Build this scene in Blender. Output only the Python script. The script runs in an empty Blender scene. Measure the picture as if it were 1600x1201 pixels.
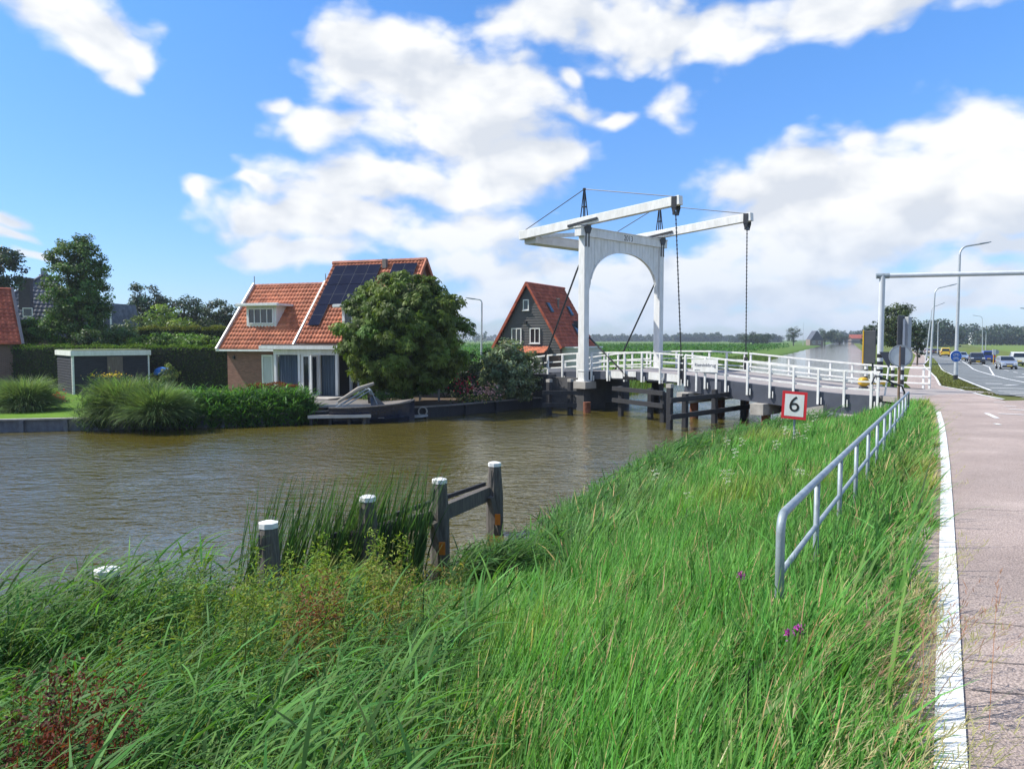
import bpy, bmesh, math, random
import numpy as np
from mathutils import Vector, Matrix
from mathutils.geometry import tessellate_polygon
PI = math.pi
random.seed(7); rng = np.random.default_rng(11)
S = bpy.context.scene
COL = S.collection
# ------------------------------------------------------------------ camera
EYE = 1.65; F = 1200.0; PITCH = math.radians(3.36)
cam_d = bpy.data.cameras.new("camera"); cam = bpy.data.objects.new("camera", cam_d); COL.objects.link(cam)
cam.location = (0, 0, EYE); cam.rotation_euler = (PI/2 - PITCH, 0, 0)
cam_d.sensor_width = 36; cam_d.lens = 27.0; cam_d.clip_end = 9000; cam_d.clip_start = 0.05
S.camera = cam
_r = np.array([1., 0, 0]); _u = np.array([0, math.sin(PITCH), math.cos(PITCH)]); _f = np.array([0, math.cos(PITCH), -math.sin(PITCH)])
def ray(px, py): return _f + _r*((px-800)/F) - _u*((py-600.5)/F)
def at(px, py, Y):
    d = ray(px, py); s = Y/d[1]; return Vector((d[0]*s, Y, EYE+d[2]*s))
def onz(px, py, z):
    d = ray(px, py); s = (z-EYE)/d[2]; return Vector((d[0]*s, d[1]*s, z))
# road height profile along Y
PY = [-60, 0, 5, 15, 30, 55, 90, 130, 6000]; PZ = [0, 0, -.05, -.27, -.6, -1.15, -1.85, -2.0, -2.0]
def zp(Y): return np.interp(Y, PY, PZ)
def gnd(px, py):
    d = ray(px, py); s = EYE/max(1e-4, -d[2])
    lo, hi = 0.1, 6000.0
    for _ in range(60):
        m = math.sqrt(lo*hi)
        if EYE + d[2]/d[1]*m > zp(m): lo = m
        else: hi = m
    Y = math.sqrt(lo*hi); return Vector((d[0]/d[1]*Y, Y, float(zp(Y))))
# ------------------------------------------------------------------ materials
def nod(nt, t, **kw):
    n = nt.nodes.new(t)
    for k, v in kw.items():
        if k in ('inp',):
            for i, val in v.items(): n.inputs[i].default_value = val
        else: setattr(n, k, v)
    return n
def c4(c): return (c[0], c[1], c[2], 1)
def mat(name, col, rough=.6, var=.15, scale=3., metal=0., bump=0., bscale=None, spec=.5, col2=None, coat=0., stretch=None, detail=6):
    m = bpy.data.materials.new(name); m.use_nodes = True; nt = m.node_tree; b = nt.nodes['Principled BSDF']
    b.inputs['Roughness'].default_value = rough; b.inputs['Metallic'].default_value = metal
    b.inputs['Specular IOR Level'].default_value = spec; b.inputs['Coat Weight'].default_value = coat
    tc = nod(nt, 'ShaderNodeTexCoord'); src = tc.outputs['Object']
    if stretch:
        mp = nod(nt, 'ShaderNodeMapping'); mp.inputs['Scale'].default_value = stretch; nt.links.new(src, mp.inputs[0]); src = mp.outputs[0]
    n = nod(nt, 'ShaderNodeTexNoise'); n.inputs['Scale'].default_value = scale; n.inputs['Detail'].default_value = detail; n.inputs['Roughness'].default_value = .65
    nt.links.new(src, n.inputs['Vector'])
    r = nod(nt, 'ShaderNodeValToRGB')
    lo = [max(0, x*(1-var)) for x in col]; hi = list(col2) if col2 else [min(1, x*(1+var)) for x in col]
    r.color_ramp.elements[0].color = c4(lo); r.color_ramp.elements[0].position = .3
    r.color_ramp.elements[1].color = c4(hi); r.color_ramp.elements[1].position = .7
    nt.links.new(n.outputs[0], r.inputs[0]); nt.links.new(r.outputs[0], b.inputs['Base Color'])
    if bump:
        n2 = nod(nt, 'ShaderNodeTexNoise'); n2.inputs['Scale'].default_value = bscale or scale*4; n2.inputs['Detail'].default_value = 4
        nt.links.new(src, n2.inputs['Vector'])
        bp = nod(nt, 'ShaderNodeBump'); bp.inputs['Strength'].default_value = bump; bp.inputs['Distance'].default_value = .02
        nt.links.new(n2.outputs[0], bp.inputs['Height']); nt.links.new(bp.outputs[0], b.inputs['Normal'])
    return m
def leafmat(name, trans=.35, rough=.45, gain=1.0, spec=.35):
    m = bpy.data.materials.new(name); m.use_nodes = True; nt = m.node_tree; b = nt.nodes['Principled BSDF']
    b.inputs['Roughness'].default_value = rough; b.inputs['Specular IOR Level'].default_value = spec
    a = nod(nt, 'ShaderNodeAttribute', attribute_name='Col')
    nt.links.new(a.outputs['Color'], b.inputs['Base Color'])
    t = nod(nt, 'ShaderNodeBsdfTranslucent')
    mx = nod(nt, 'ShaderNodeMix', data_type='RGBA', blend_type='MULTIPLY'); mx.inputs['Factor'].default_value = 1
    nt.links.new(a.outputs['Color'], mx.inputs['A']); mx.inputs['B'].default_value = (1.5*gain, 1.55*gain, .7*gain, 1)
    nt.links.new(mx.outputs['Result'], t.inputs['Color'])
    ms = nod(nt, 'ShaderNodeMixShader'); ms.inputs[0].default_value = trans
    nt.links.new(b.outputs[0], ms.inputs[1]); nt.links.new(t.outputs[0], ms.inputs[2])
    nt.links.new(ms.outputs[0], nt.nodes['Material Output'].inputs['Surface'])
    return m
def brickmat(name, c1, c2, mortar, sx=1.0):
    m = mat(name, c1, .85, .15, 2); nt = m.node_tree; b = nt.nodes['Principled BSDF']
    uv = nod(nt, 'ShaderNodeUVMap'); br = nod(nt, 'ShaderNodeTexBrick')
    br.inputs['Color1'].default_value = c4(c1); br.inputs['Color2'].default_value = c4(c2); br.inputs['Mortar'].default_value = c4(mortar)
    br.inputs['Scale'].default_value = 1; br.inputs['Brick Width'].default_value = .22*sx; br.inputs['Row Height'].default_value = .065*sx
    br.inputs['Mortar Size'].default_value = .006*sx
    nt.links.new(uv.outputs[0], br.inputs['Vector'])
    nt.links.new(br.outputs[0], b.inputs['Base Color']); return m
# ------------------------------------------------------------------ mesh builder
class MB:
    def __init__(s): s.v = []; s.f = []; s.uv = None
    def add(s, vs, fs):
        o = len(s.v); s.v += [tuple(p) for p in vs]; s.f += [tuple(o+i for i in f) for f in fs]; return s
    def hexa(s, p): return s.add(p, [(0,3,2,1),(4,5,6,7),(0,1,5,4),(1,2,6,5),(2,3,7,6),(3,0,4,7)])
    def box(s, c, sz, ax=None):
        c = Vector(c); ex, ey, ez = ax or (Vector((1,0,0)), Vector((0,1,0)), Vector((0,0,1)))
        x, y, z = [t/2 for t in sz]
        return s.hexa([c+ex*a*x+ey*b*y+ez*d*z for d in (-1,1) for a, b in ((-1,-1),(1,-1),(1,1),(-1,1))])
    def bar(s, p, q, w, h, up=(0,0,1), w2=None, h2=None):
        p = Vector(p); q = Vector(q); d = (q-p).normalized(); up = Vector(up)
        if abs(d.dot(up)) > .98: up = Vector((1,0,0)) if abs(d.x) < .9 else Vector((0,1,0))
        sd = d.cross(up).normalized(); u = sd.cross(d).normalized()
        w2 = w2 or w; h2 = h2 or h
        A = [p+sd*a*w/2+u*b*h/2 for a, b in ((-1,-1),(1,-1),(1,1),(-1,1))]; B = [q+sd*a*w2/2+u*b*h2/2 for a, b in ((-1,-1),(1,-1),(1,1),(-1,1))]
        return s.hexa(A+B)
    def tube(s, pts, r, n=8, caps=True):
        pts = [Vector(p) for p in pts]; rs = r if isinstance(r, (list, tuple)) else [r]*len(pts)
        o = len(s.v); prev = None
        for i, p in enumerate(pts):
            d = ((pts[min(i+1, len(pts)-1)]-p).normalized() + (p-pts[max(i-1, 0)]).normalized())
            d = d.normalized() if d.length > 1e-6 else Vector((0,0,1))
            if prev is None:
                a = Vector((0,0,1)) if abs(d.z) < .9 else Vector((1,0,0)); prev = d.cross(a).normalized()
            x = (prev - d*prev.dot(d)).normalized(); y = d.cross(x); prev = x
            for k in range(n):
                t = 2*PI*k/n; s.v.append(tuple(p + x*math.cos(t)*rs[i] + y*math.sin(t)*rs[i]))
        for i in range(len(pts)-1):
            for k in range(n):
                a = o+i*n+k; b = o+i*n+(k+1)%n; s.f.append((a, b, b+n, a+n))
        if caps:
            s.f.append(tuple(o+k for k in reversed(range(n)))); e = o+(len(pts)-1)*n; s.f.append(tuple(e+k for k in range(n)))
        return s
    def prism(s, poly, d):
        """poly: list of 3-D points (planar), extruded by vector d"""
        n = len(poly); d = Vector(d); P = [Vector(p) for p in poly]
        return s.add(P+[p+d for p in P], [tuple(reversed(range(n))), tuple(range(n, 2*n))]+[(i, (i+1) % n, n+(i+1) % n, n+i) for i in range(n)])
    def lathe(s, c, prof, n=16, ax=None):
        c = Vector(c); ex, ey, ez = ax or (Vector((1,0,0)), Vector((0,1,0)), Vector((0,0,1))); o = len(s.v); m = len(prof)
        for r, z in prof:
            for k in range(n):
                t = 2*PI*k/n; s.v.append(tuple(c+ex*r*math.cos(t)+ey*r*math.sin(t)+ez*z))
        for i in range(m-1):
            for k in range(n):
                a = o+i*n+k; b = o+i*n+(k+1) % n; s.f.append((a, b, b+n, a+n))
        s.f.append(tuple(o+k for k in reversed(range(n)))); s.f.append(tuple(o+(m-1)*n+k for k in range(n)))
        return s
    def quad(s, a, b, c, d): return s.add([a, b, c, d], [(0,1,2,3)])
    def build(s, name, material, parent=None, smooth=False, bevel=0, fixn=True, uvw=False, loc=None):
        me = bpy.data.meshes.new(name); me.from_pydata(s.v, [], s.f); me.update()
        if fixn:
            bm = bmesh.new(); bm.from_mesh(me); bmesh.ops.recalc_face_normals(bm, faces=bm.faces); bm.to_mesh(me); bm.free()
        if uvw:
            uvl = me.uv_layers.new(name='UVMap')
            for p in me.polygons:
                n = p.normal; t = Vector((0,0,1)).cross(n); t = t.normalized() if t.length > .05 else Vector((1,0,0)); w = n.cross(t)
                for li in p.loop_indices:
                    co = me.vertices[me.loops[li].vertex_index].co; uvl.data[li].uv = (co.dot(t), co.dot(w))
        if material: me.materials.append(material)
        o = bpy.data.objects.new(name, me); COL.objects.link(o)
        if smooth:
            for p in me.polygons: p.use_smooth = True
        if parent: o.parent = parent
        if loc is not None:            # shift origin: mesh was written in world space
            me.transform(Matrix.Translation(-Vector(loc))); o.location = loc
        if bevel:
            b = o.modifiers.new('bevel', 'BEVEL'); b.width = bevel; b.segments = 2; b.limit_method = 'ANGLE'
        return o
def npmesh(name, V, Q, C=None, material=None, parent=None, smooth=False):
    """V (n,3), Q (m,4) quads, C (n,3) colours"""
    me = bpy.data.meshes.new(name); n = len(V); m = len(Q); k = Q.shape[1]
    me.vertices.add(n); me.vertices.foreach_set('co', np.asarray(V, np.float32).ravel())
    me.loops.add(m*k); me.loops.foreach_set('vertex_index', np.asarray(Q, np.int32).ravel())
    me.polygons.add(m); me.polygons.foreach_set('loop_start', np.arange(0, m*k, k, dtype=np.int32))
    if smooth: me.polygons.foreach_set('use_smooth', np.ones(m, bool))
    me.update(calc_edges=True)
    if C is not None:
        a = me.color_attributes.new('Col', 'FLOAT_COLOR', 'POINT')
        a.data.foreach_set('color', np.concatenate([np.clip(C, 0, 1), np.ones((n, 1))], 1).astype(np.float32).ravel())
    if material: me.materials.append(material)
    o = bpy.data.objects.new(name, me); COL.objects.link(o)
    if parent: o.parent = parent
    return o
def tag(o, label=None, cat=None, group=None, kind=None):
    if label: o['label'] = label
    if cat: o['category'] = cat
    if group: o['group'] = group
    if kind: o['kind'] = kind
    return o
def thing(name, label, cat, loc=(0,0,0), group=None, rz=0):
    o = bpy.data.objects.new(name, None); COL.objects.link(o); o.location = loc; o.rotation_euler = (0, 0, rz); o.empty_display_size = .2
    return tag(o, label, cat, group)
def kids(o): return [c for c in bpy.data.objects if c.parent == o]
def copy_tree(o, parent=None):
    c = o.copy(); COL.objects.link(c)
    if parent: c.parent = parent
    for ch in kids(o): copy_tree(ch, c)
    return c
def text(name, body, size, material, parent, loc, right, up, depth=.004, align='CENTER'):
    cu = bpy.data.curves.new(name, 'FONT'); cu.body = body; cu.size = size; cu.extrude = depth; cu.align_x = align; cu.align_y = 'CENTER'
    r = Vector(right).normalized(); u = Vector(up).normalized(); n = r.cross(u)
    M4 = Matrix((r, u, n)).transposed().to_4x4(); M4.translation = Vector(loc)
    tmp = bpy.data.objects.new('tmp', cu); COL.objects.link(tmp)
    dg = bpy.context.evaluated_depsgraph_get(); me = bpy.data.meshes.new_from_object(tmp.evaluated_get(dg))
    bpy.data.objects.remove(tmp); me.transform(M4); me.materials.clear(); me.materials.append(material); me.name = name
    o = bpy.data.objects.new(name, me); COL.objects.link(o); o.parent = parent
    return o
# ------------------------------------------------------------------ blades and leaves (numpy)
def blades(R, L, W, az, lean, bend, col, K=3, tip=None, twist=.5, prof=None, pw=1.0):
    n = len(R); prof = prof if prof is not None else np.interp(np.linspace(0, 1, K+1), [0, .35, .7, 1], [.75, 1, .7, .06])
    h = np.stack([np.sin(az), np.cos(az), np.zeros(n)], 1); up = np.array([0, 0, 1.])
    sa = az + PI/2 + rng.normal(0, twist, n); sd = np.stack([np.sin(sa), np.cos(sa), rng.normal(0, .25, n)], 1)
    pos = R.copy(); V = np.zeros((n, K+1, 2, 3)); C = np.zeros((n, K+1, 2, 3))
    tip = col if tip is None else tip
    for j in range(K+1):
        w = (W*prof[j]*.5)[:, None]
        V[:, j, 0] = pos - sd*w; V[:, j, 1] = pos + sd*w
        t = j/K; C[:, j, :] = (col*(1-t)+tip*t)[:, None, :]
        th = lean + bend*((j+.5)/K)**pw; step = (L/K)[:, None]
        pos = pos + (np.cos(th)[:, None]*up + np.sin(th)[:, None]*h)*step
    base = (np.arange(n)*2*(K+1))[:, None]; q = []
    for j in range(K): q.append(base+np.array([2*j, 2*j+1, 2*j+3, 2*j+2]))
    return V.reshape(-1, 3), np.concatenate(q, 1).reshape(-1, 4), C.reshape(-1, 3)
def join(parts):
    V = []; Q = []; C = []; o = 0
    for v, q, c in parts: V.append(v); Q.append(q+o); C.append(c); o += len(v)
    return np.concatenate(V), np.concatenate(Q), np.concatenate(C)
def unit(a): return a/np.maximum(np.linalg.norm(a, axis=1, keepdims=True), 1e-9)
def leaves(P, N, L, W, col, droop=None):
    """folded rhombic leaves: P centres, N normals"""
    n = len(P); N = unit(N); a = unit(np.cross(N, rng.normal(size=(n, 3))))
    if droop is not None: a = unit(a + np.array([0, 0, -1.])*droop); N = unit(N - a*np.sum(N*a, 1, keepdims=True))
    b = np.cross(N, a); L = (np.ones(n)*L)[:, None]; W = (np.ones(n)*W)[:, None]
    V = np.stack([P-a*L*.5, P+b*W*.5+N*W*.12+a*L*.06, P+a*L*.5-N*L*.08, P-b*W*.5+N*W*.12+a*L*.06], 1)
    Q = np.arange(4*n).reshape(n, 4); C = np.repeat(col[:, None, :], 4, 1)
    return V.reshape(-1, 3), Q, C.reshape(-1, 3)
def vary(col, n, v=.2, hue=.1):
    c = np.array(col)[None, :]*(1+rng.normal(0, v, (n, 1))); c = c*(1+rng.normal(0, hue, (n, 3))*np.array([1, .3, .8])); return np.clip(c, .004, 1)
# ------------------------------------------------------------------ polylines of the canal
RB = np.array([(-200,-20),(-60,-14),(-25,-1),(-12,4.4),(-9,5.5),(-6,7.6),(-4.2,8.8),(-2.8,10.0),(-2.0,10.4),(-1.1,10.6),(-.3,11.2),(.45,12.7),(1.6,15.5),(4.2,21.5),(8,26),(11.6,30),(14.5,33),(18.4,36.5),(48.6,105),(2.66+.4375*3000,3000)], float)
LB = np.array([(-200,-4),(-60,10),(-20.4,30.6),(-13,32.2),(-6.8,34.4),(-3.1,37),(1,41.6),(4.2,43.2),(5.4,45.5),(-14.3+.4375*178,178),(-14.3+.4375*3000,3000)], float)
def dist_poly(X, Y, P):
    d = np.full(X.shape, 1e9)
    for (x0, y0), (x1, y1) in zip(P[:-1], P[1:]):
        dx, dy = x1-x0, y1-y0; t = np.clip(((X-x0)*dx+(Y-y0)*dy)/(dx*dx+dy*dy), 0, 1)
        d = np.minimum(d, np.hypot(X-x0-t*dx, Y-y0-t*dy))
    return d
def inside(X, Y, P):
    r = np.zeros(X.shape, bool); n = len(P)
    for i in range(n):
        x0, y0 = P[i]; x1, y1 = P[(i+1) % n]
        c = ((y0 > Y) != (y1 > Y)); 
        with np.errstate(divide='ignore', invalid='ignore'): r ^= c & (X < (x1-x0)*(Y-y0)/(y1-y0)+x0)
    return r
CANAL = np.concatenate([RB, LB[::-1]])
WATER = -2.05; GARDEN = -1.6
# left edge of the cycle path (white line), world
_pe = [gnd(*q) for q in ((1485,1201),(1482,1050),(1481,920),(1479,800),(1477,730),(1474,690),(1471,665),(1466,645),(1459,632),(1452,624))]
_d = (_pe[1]-_pe[0])/(_pe[1].y-_pe[0].y)
PEDGE = np.array([((_pe[0]+_d*(y-_pe[0].y)).x, y) for y in (-22, 0)]+[(q.x, q.y) for q in _pe], float); print('PEDGE', PEDGE.tolist())
def zg(X, Y):
    X = np.asarray(X, float); Y = np.asarray(Y, float)
    dr = dist_poly(X, Y, RB); dl = dist_poly(X, Y, LB); ins = inside(X, Y, CANAL)
    z = np.zeros(X.shape); base = zp(Y); right = dr < dl
    dp = dist_poly(X, Y, PEDGE)
    pl = np.interp(Y, PEDGE[:, 1], PEDGE[:, 0])          # is it left of the path edge?
    left = X < pl
    q = np.where(Y < 27.6, np.clip(dp-.15, 0, 99)/(np.clip(dp-.15, 0, 99)+dr+1e-6), np.clip(1-dr/4.5, 0, 1))
    q = np.where((Y < 27.6) & ~left, 0, q)
    zr = base - (base-WATER)*q**.82 - .05*(q > 0)
    far = np.clip((Y-60)/200, 0, 1); zl0 = GARDEN*(1-far) + -1.75*far
    sl = np.where(Y > 46, 2.2, .35); q2 = np.clip(1-dl/sl, 0, 1)
    zl = zl0 - (zl0-WATER+.05)*q2
    z = np.where(right, zr, zl)
    d = np.minimum(dr, dl); zi = WATER-.05-np.minimum(1.4, d*np.where(right, .45, 3))
    return np.where(ins, zi, z)
def zg1(x, y): return float(zg(np.array([x]), np.array([y]))[0])
# ------------------------------------------------------------------ light
SUN_AZ = math.atan2(-1, .13); SUN_EL = math.radians(48)
sd = Vector((math.sin(SUN_AZ)*math.cos(SUN_EL), math.cos(SUN_AZ)*math.cos(SUN_EL), math.sin(SUN_EL)))
ld = bpy.data.lights.new("sun", 'SUN'); ld.energy = 4.7; ld.angle = math.radians(.53); ld.color = (1, .955, .88)
lo = bpy.data.objects.new("sun", ld); COL.objects.link(lo); lo.rotation_euler = sd.to_track_quat('Z', 'Y').to_euler()
W = bpy.data.worlds.new("World"); S.world = W; W.use_nodes = True; nt = W.node_tree; nt.nodes.clear(); L_ = nt.links.new
sky = nod(nt, 'ShaderNodeTexSky', sky_type='NISHITA', sun_disc=False, sun_elevation=SUN_EL, sun_rotation=SUN_AZ % (2*PI), altitude=0, air_density=1.0, dust_density=.25, ozone_density=3.0)
def MA(op, a, b=None, c=None, clamp=False):
    n = nod(nt, 'ShaderNodeMath', operation=op, use_clamp=clamp)
    for i, v in enumerate((a, b, c)):
        if v is None: continue
        if isinstance(v, (int, float)): n.inputs[i].default_value = v
        else: L_(v, n.inputs[i])
    return n.outputs[0]
tc = nod(nt, 'ShaderNodeTexCoord'); sx = nod(nt, 'ShaderNodeSeparateXYZ'); L_(tc.outputs['Generated'], sx.inputs[0])
az = MA('ARCTAN2', sx.outputs[0], sx.outputs[1]); el = MA('ARCSINE', sx.outputs[2])
cmb = nod(nt, 'ShaderNodeCombineXYZ'); L_(az, cmb.inputs[0]); L_(el, cmb.inputs[1])
# domain warp so that cloud outlines are ragged
def noise(vec, scale, detail, rough=.6, dim=2):
    n = nod(nt, 'ShaderNodeTexNoise'); n.noise_dimensions = '2D' if dim == 2 else '3D'; n.inputs['Scale'].default_value = scale; n.inputs['Detail'].default_value = detail; n.inputs['Roughness'].default_value = rough
    L_(vec, n.inputs['Vector']); return n
def VM(op, a, b=None, c=None):
    n = nod(nt, 'ShaderNodeVectorMath', operation=op)
    for i, v in enumerate((a, b, c)):
        if v is None: continue
        if isinstance(v, (tuple, list)): n.inputs[i].default_value = v
        else: L_(v, n.inputs[i])
    return n
wv = noise(cmb.outputs[0], 5.5, 3)
wsub = VM('SUBTRACT', wv.outputs['Color'], (.5, .5, .5)); wq = VM('MULTIPLY_ADD', wsub.outputs[0], (.13, .09, 0), cmb.outputs[0])
P_ = wq.outputs[0]
def sky_ae(px, py):
    d = ray(px, py); return math.atan2(d[0], d[1]), math.atan2(d[2], math.hypot(d[0], d[1]))
BL = [(85,30,105,55),(150,75,60,30),(168,115,30,20),(300,302,34,16),(18,350,40,16),(30,372,34,10),(62,403,26,10),
 (560,75,105,55),(640,110,120,60),(760,130,120,60),(440,168,40,22),(525,205,115,42),(690,200,150,60),(840,240,90,50),(600,290,180,45),(760,290,170,60),(430,345,110,26),(560,350,230,36),(480,395,150,28),(700,370,180,40),(430,300,60,14),
 (880,170,60,26),(945,188,50,20),(1045,172,58,42),(862,122,24,20),
 (900,30,240,50),(1080,40,230,60),(1290,10,250,42),
 (1210,310,85,40),(1290,270,110,45),(1400,235,110,50),(1540,215,120,60),(1340,310,200,55),(1530,290,160,45),(1200,355,110,28),(1400,360,190,35),(1620,340,100,60),
 (760,415,70,30),(880,425,170,45),(1080,410,180,45),(1250,400,200,45),(1330,375,90,26),(930,465,220,30),(1200,455,300,34),(1480,440,240,30),(1560,390,110,24),(1150,490,330,20),(860,495,150,14),(1450,480,200,20),(620,120,150,60),(700,220,190,70),(1420,300,230,80)]
fld = None
for bx, by, rx, ry in BL:
    a0, e0 = sky_ae(bx, by); sxx = 1/(rx/F); syy = 1/(ry/F)
    m = VM('MULTIPLY_ADD', P_, (sxx, syy, 0), (-a0*sxx, -e0*syy, 0)); ln = VM('LENGTH', m.outputs[0]).outputs['Value']
    fld = ln if fld is None else MA('SMOOTH_MIN', fld, ln, .55)
fld = MA('SUBTRACT', 1.0, fld)
# round the rest of the horizon: a generic broken cloud field (seen only in reflections)
n_gen = noise(VM('MULTIPLY', tc.outputs['Generated'], (2.2, 2.2, 5)).outputs[0], 1.0, 3, .6, 3)
gen = MA('MULTIPLY_ADD', n_gen.outputs[0], 6.0, -3.0)
back = MA('MULTIPLY_ADD', MA('ABSOLUTE', az), 6.0, -4.8, clamp=True)
hi_ = MA('MULTIPLY_ADD', el, 8.0, -4.3, clamp=True); back = MA('MAXIMUM', back, hi_)
mixf = nod(nt, 'ShaderNodeMix'); L_(back, mixf.inputs[0]); L_(fld, mixf.inputs[2]); L_(gen, mixf.inputs[3]); fld = mixf.outputs[0]
NV = VM('MULTIPLY', cmb.outputs[0], (1, 1.7, 1)).outputs[0]
def billow(vec):
    v = nod(nt, 'ShaderNodeTexVoronoi', feature='F1', voronoi_dimensions='2D'); v.inputs['Scale'].default_value = 10.5; v.inputs['Detail'].default_value = 2.6; v.inputs['Roughness'].default_value = .5; L_(vec, v.inputs['Vector'])
    n = noise(vec, 5.6, 7.2, .56); return MA('MULTIPLY_ADD', v.outputs['Distance'], -.30, MA('MULTIPLY_ADD', n.outputs[0], .85, .245))
NW = VM('MULTIPLY_ADD', wsub.outputs[0], (.05, .05, 0), NV).outputs[0]
n1 = billow(NW); n2 = billow(VM('ADD', NW, (-.020, .044, 0)).outputs[0])
f = MA('MULTIPLY_ADD', n1, 2.7, -1.28); dens = MA('ADD', MA('MULTIPLY_ADD', fld, 1.35, .16), f)
# thin streaky cloud low over the horizon
low = noise(VM('MULTIPLY', cmb.outputs[0], (3, 26, 1)).outputs[0], 2.2, 5)
lowd = MA('MULTIPLY', MA('MULTIPLY_ADD', low.outputs[0], 3.5, -1.6, clamp=True), MA('MULTIPLY_ADD', el, -7.0, .95, clamp=True))
lowd = MA('MULTIPLY', lowd, MA('MULTIPLY_ADD', az, 2.2, .55, clamp=True))
alpha = MA('MULTIPLY_ADD', dens, 1.25, -.12, clamp=True)
sm = nod(nt, 'ShaderNodeMapRange', interpolation_type='SMOOTHSTEP'); L_(dens, sm.inputs[0]); sm.inputs[1].default_value = -.08; sm.inputs[2].default_value = .85
alpha = MA('MAXIMUM', sm.outputs[0], MA('MULTIPLY', lowd, .38))
# self shading: thinner toward the sun = lit, thicker = grey; bases grey
dif = MA('SUBTRACT', n1, n2)
thick = MA('MULTIPLY_ADD', dens, .55, -.15, clamp=True)
g1 = noise(NV, 4.2, 2); g2 = noise(VM('ADD', NV, (-.03, .085, 0)).outputs[0], 4.2, 2)
br1 = MA('MULTIPLY_ADD', dif, 3.2, .76); br1 = MA('MULTIPLY_ADD', MA('SUBTRACT', g1.outputs[0], g2.outputs[0]), 2.0, br1); lit = MA('SUBTRACT', br1, MA('MULTIPLY', thick, .26), clamp=True)
grey = nod(nt, 'ShaderNodeMix', data_type='RGBA'); L_(lit, grey.inputs[0]); grey.inputs[6].default_value = (4.35, 4.65, 5.15, 1); grey.inputs[7].default_value = (6.0, 6.1, 6.2, 1)
# blue sky: hue nudged to the saturated blue of the photograph
tint = nod(nt, 'ShaderNodeMix', data_type='RGBA', blend_type='MULTIPLY'); tint.inputs[0].default_value = 1; L_(sky.outputs[0], tint.inputs[6]); tr_ = nod(nt, 'ShaderNodeValToRGB'); L_(MA('MULTIPLY', el, 1.6), tr_.inputs[0])
tr_.color_ramp.elements[0].color = (.54, .66, .98, 1); tr_.color_ramp.elements[1].position = .6; tr_.color_ramp.elements[1].color = (.56, .90, 1.24, 1); tsc = VM('SCALE', tr_.outputs[0]); L_(MA('MULTIPLY_ADD', MA('MULTIPLY', az, 1.6, clamp=True), .20, 1.0), tsc.inputs['Scale']); L_(tsc.outputs[0], tint.inputs[7])
mixc = nod(nt, 'ShaderNodeMix', data_type='RGBA'); L_(alpha, mixc.inputs[0]); L_(tint.outputs[2], mixc.inputs[6]); hzm = nod(nt, 'ShaderNodeMix', data_type='RGBA'); L_(MA('MULTIPLY', MA('MULTIPLY_ADD', el, -6.5, 1.0, clamp=True), .72), hzm.inputs[0]); L_(grey.outputs[2], hzm.inputs[6]); hzm.inputs[7].default_value = (3.5, 4.35, 5.7, 1)
L_(hzm.outputs[2], mixc.inputs[7])
bg = nod(nt, 'ShaderNodeBackground'); bg.inputs['Strength'].default_value = .12; L_(mixc.outputs[2], bg.inputs['Color'])
wo = nod(nt, 'ShaderNodeOutputWorld'); L_(bg.outputs[0], wo.inputs['Surface'])
S.view_settings.view_transform = 'Standard'; S.view_settings.look = 'None'; S.view_settings.exposure = .5; S.view_settings.gamma = 1
S.cycles.use_denoising = True; S.cycles.max_bounces = 6; S.cycles.transparent_max_bounces = 8; S.cycles.sample_clamp_indirect = 6
S.cycles.caustics_reflective = False; S.cycles.caustics_refractive = False
# ------------------------------------------------------------------ ground sheet (polar grid), water
ang = np.concatenate([np.arange(-52, 52, .35), np.arange(52, 308, 4.)]); ang = np.radians(ang)
rad = .4*1.021**np.arange(0, 465); rad = rad[rad < 5200]
A, R_ = np.meshgrid(ang, rad, indexing='ij'); GX = R_*np.sin(A); GY = R_*np.cos(A)
GZ = zg(GX.ravel(), GY.ravel()).reshape(GX.shape)
na, nr = GX.shape
V = np.stack([GX, GY, GZ], -1).reshape(-1, 3)
i, j = np.meshgrid(np.arange(na), np.arange(nr-1), indexing='ij'); i2 = (i+1) % na
Q = np.stack([i*nr+j, i2*nr+j, i2*nr+j+1, i*nr+j+1], -1).reshape(-1, 4)
x, y, z = V.T
V = np.concatenate([V, [[0, 0, 0.]]]); T0 = None
dr = dist_poly(x, y, RB); dl = dist_poly(x, y, LB); rgt = dr < dl
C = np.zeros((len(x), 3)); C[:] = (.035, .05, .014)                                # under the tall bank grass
lawn = (~rgt) & (y < 60); C[lawn] = (.10, .20, .02)
terr = lawn & (x > -14.5) & (x < 8) & (y < 47); C[terr] = (.11, .085, .06)
field = (~rgt) & (y >= 60); C[field] = (.095, .17, .03)
nearr = rgt & (np.interp(y, PEDGE[:, 1], PEDGE[:, 0]) < x) & (y < 40); C[nearr] = (.10, .115, .035)
mead = rgt & (y >= 40); C[mead] = (.12, .155, .035)
mead2 = rgt & (x > .55*y+22) & (y > 40); C[mead2] = (.13, .20, .045)
C = np.concatenate([C, [[.05, .05, .02]]])
mg = leafmat('ground_cover', trans=0, rough=.9, spec=.1); gt = mg.node_tree
att = [n for n in gt.nodes if n.type == 'ATTRIBUTE'][0]; pb = gt.nodes['Principled BSDF']
tcn = nod(gt, 'ShaderNodeTexCoord'); mixn = nod(gt, 'ShaderNodeMix', data_type='RGBA', blend_type='MULTIPLY'); mixn.inputs[0].default_value = 1
nn = nod(gt, 'ShaderNodeTexNoise'); nn.inputs['Scale'].default_value = .8; nn.inputs['Detail'].default_value = 12; nn.inputs['Roughness'].default_value = .75
gt.links.new(tcn.outputs['Object'], nn.inputs['Vector'])
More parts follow.
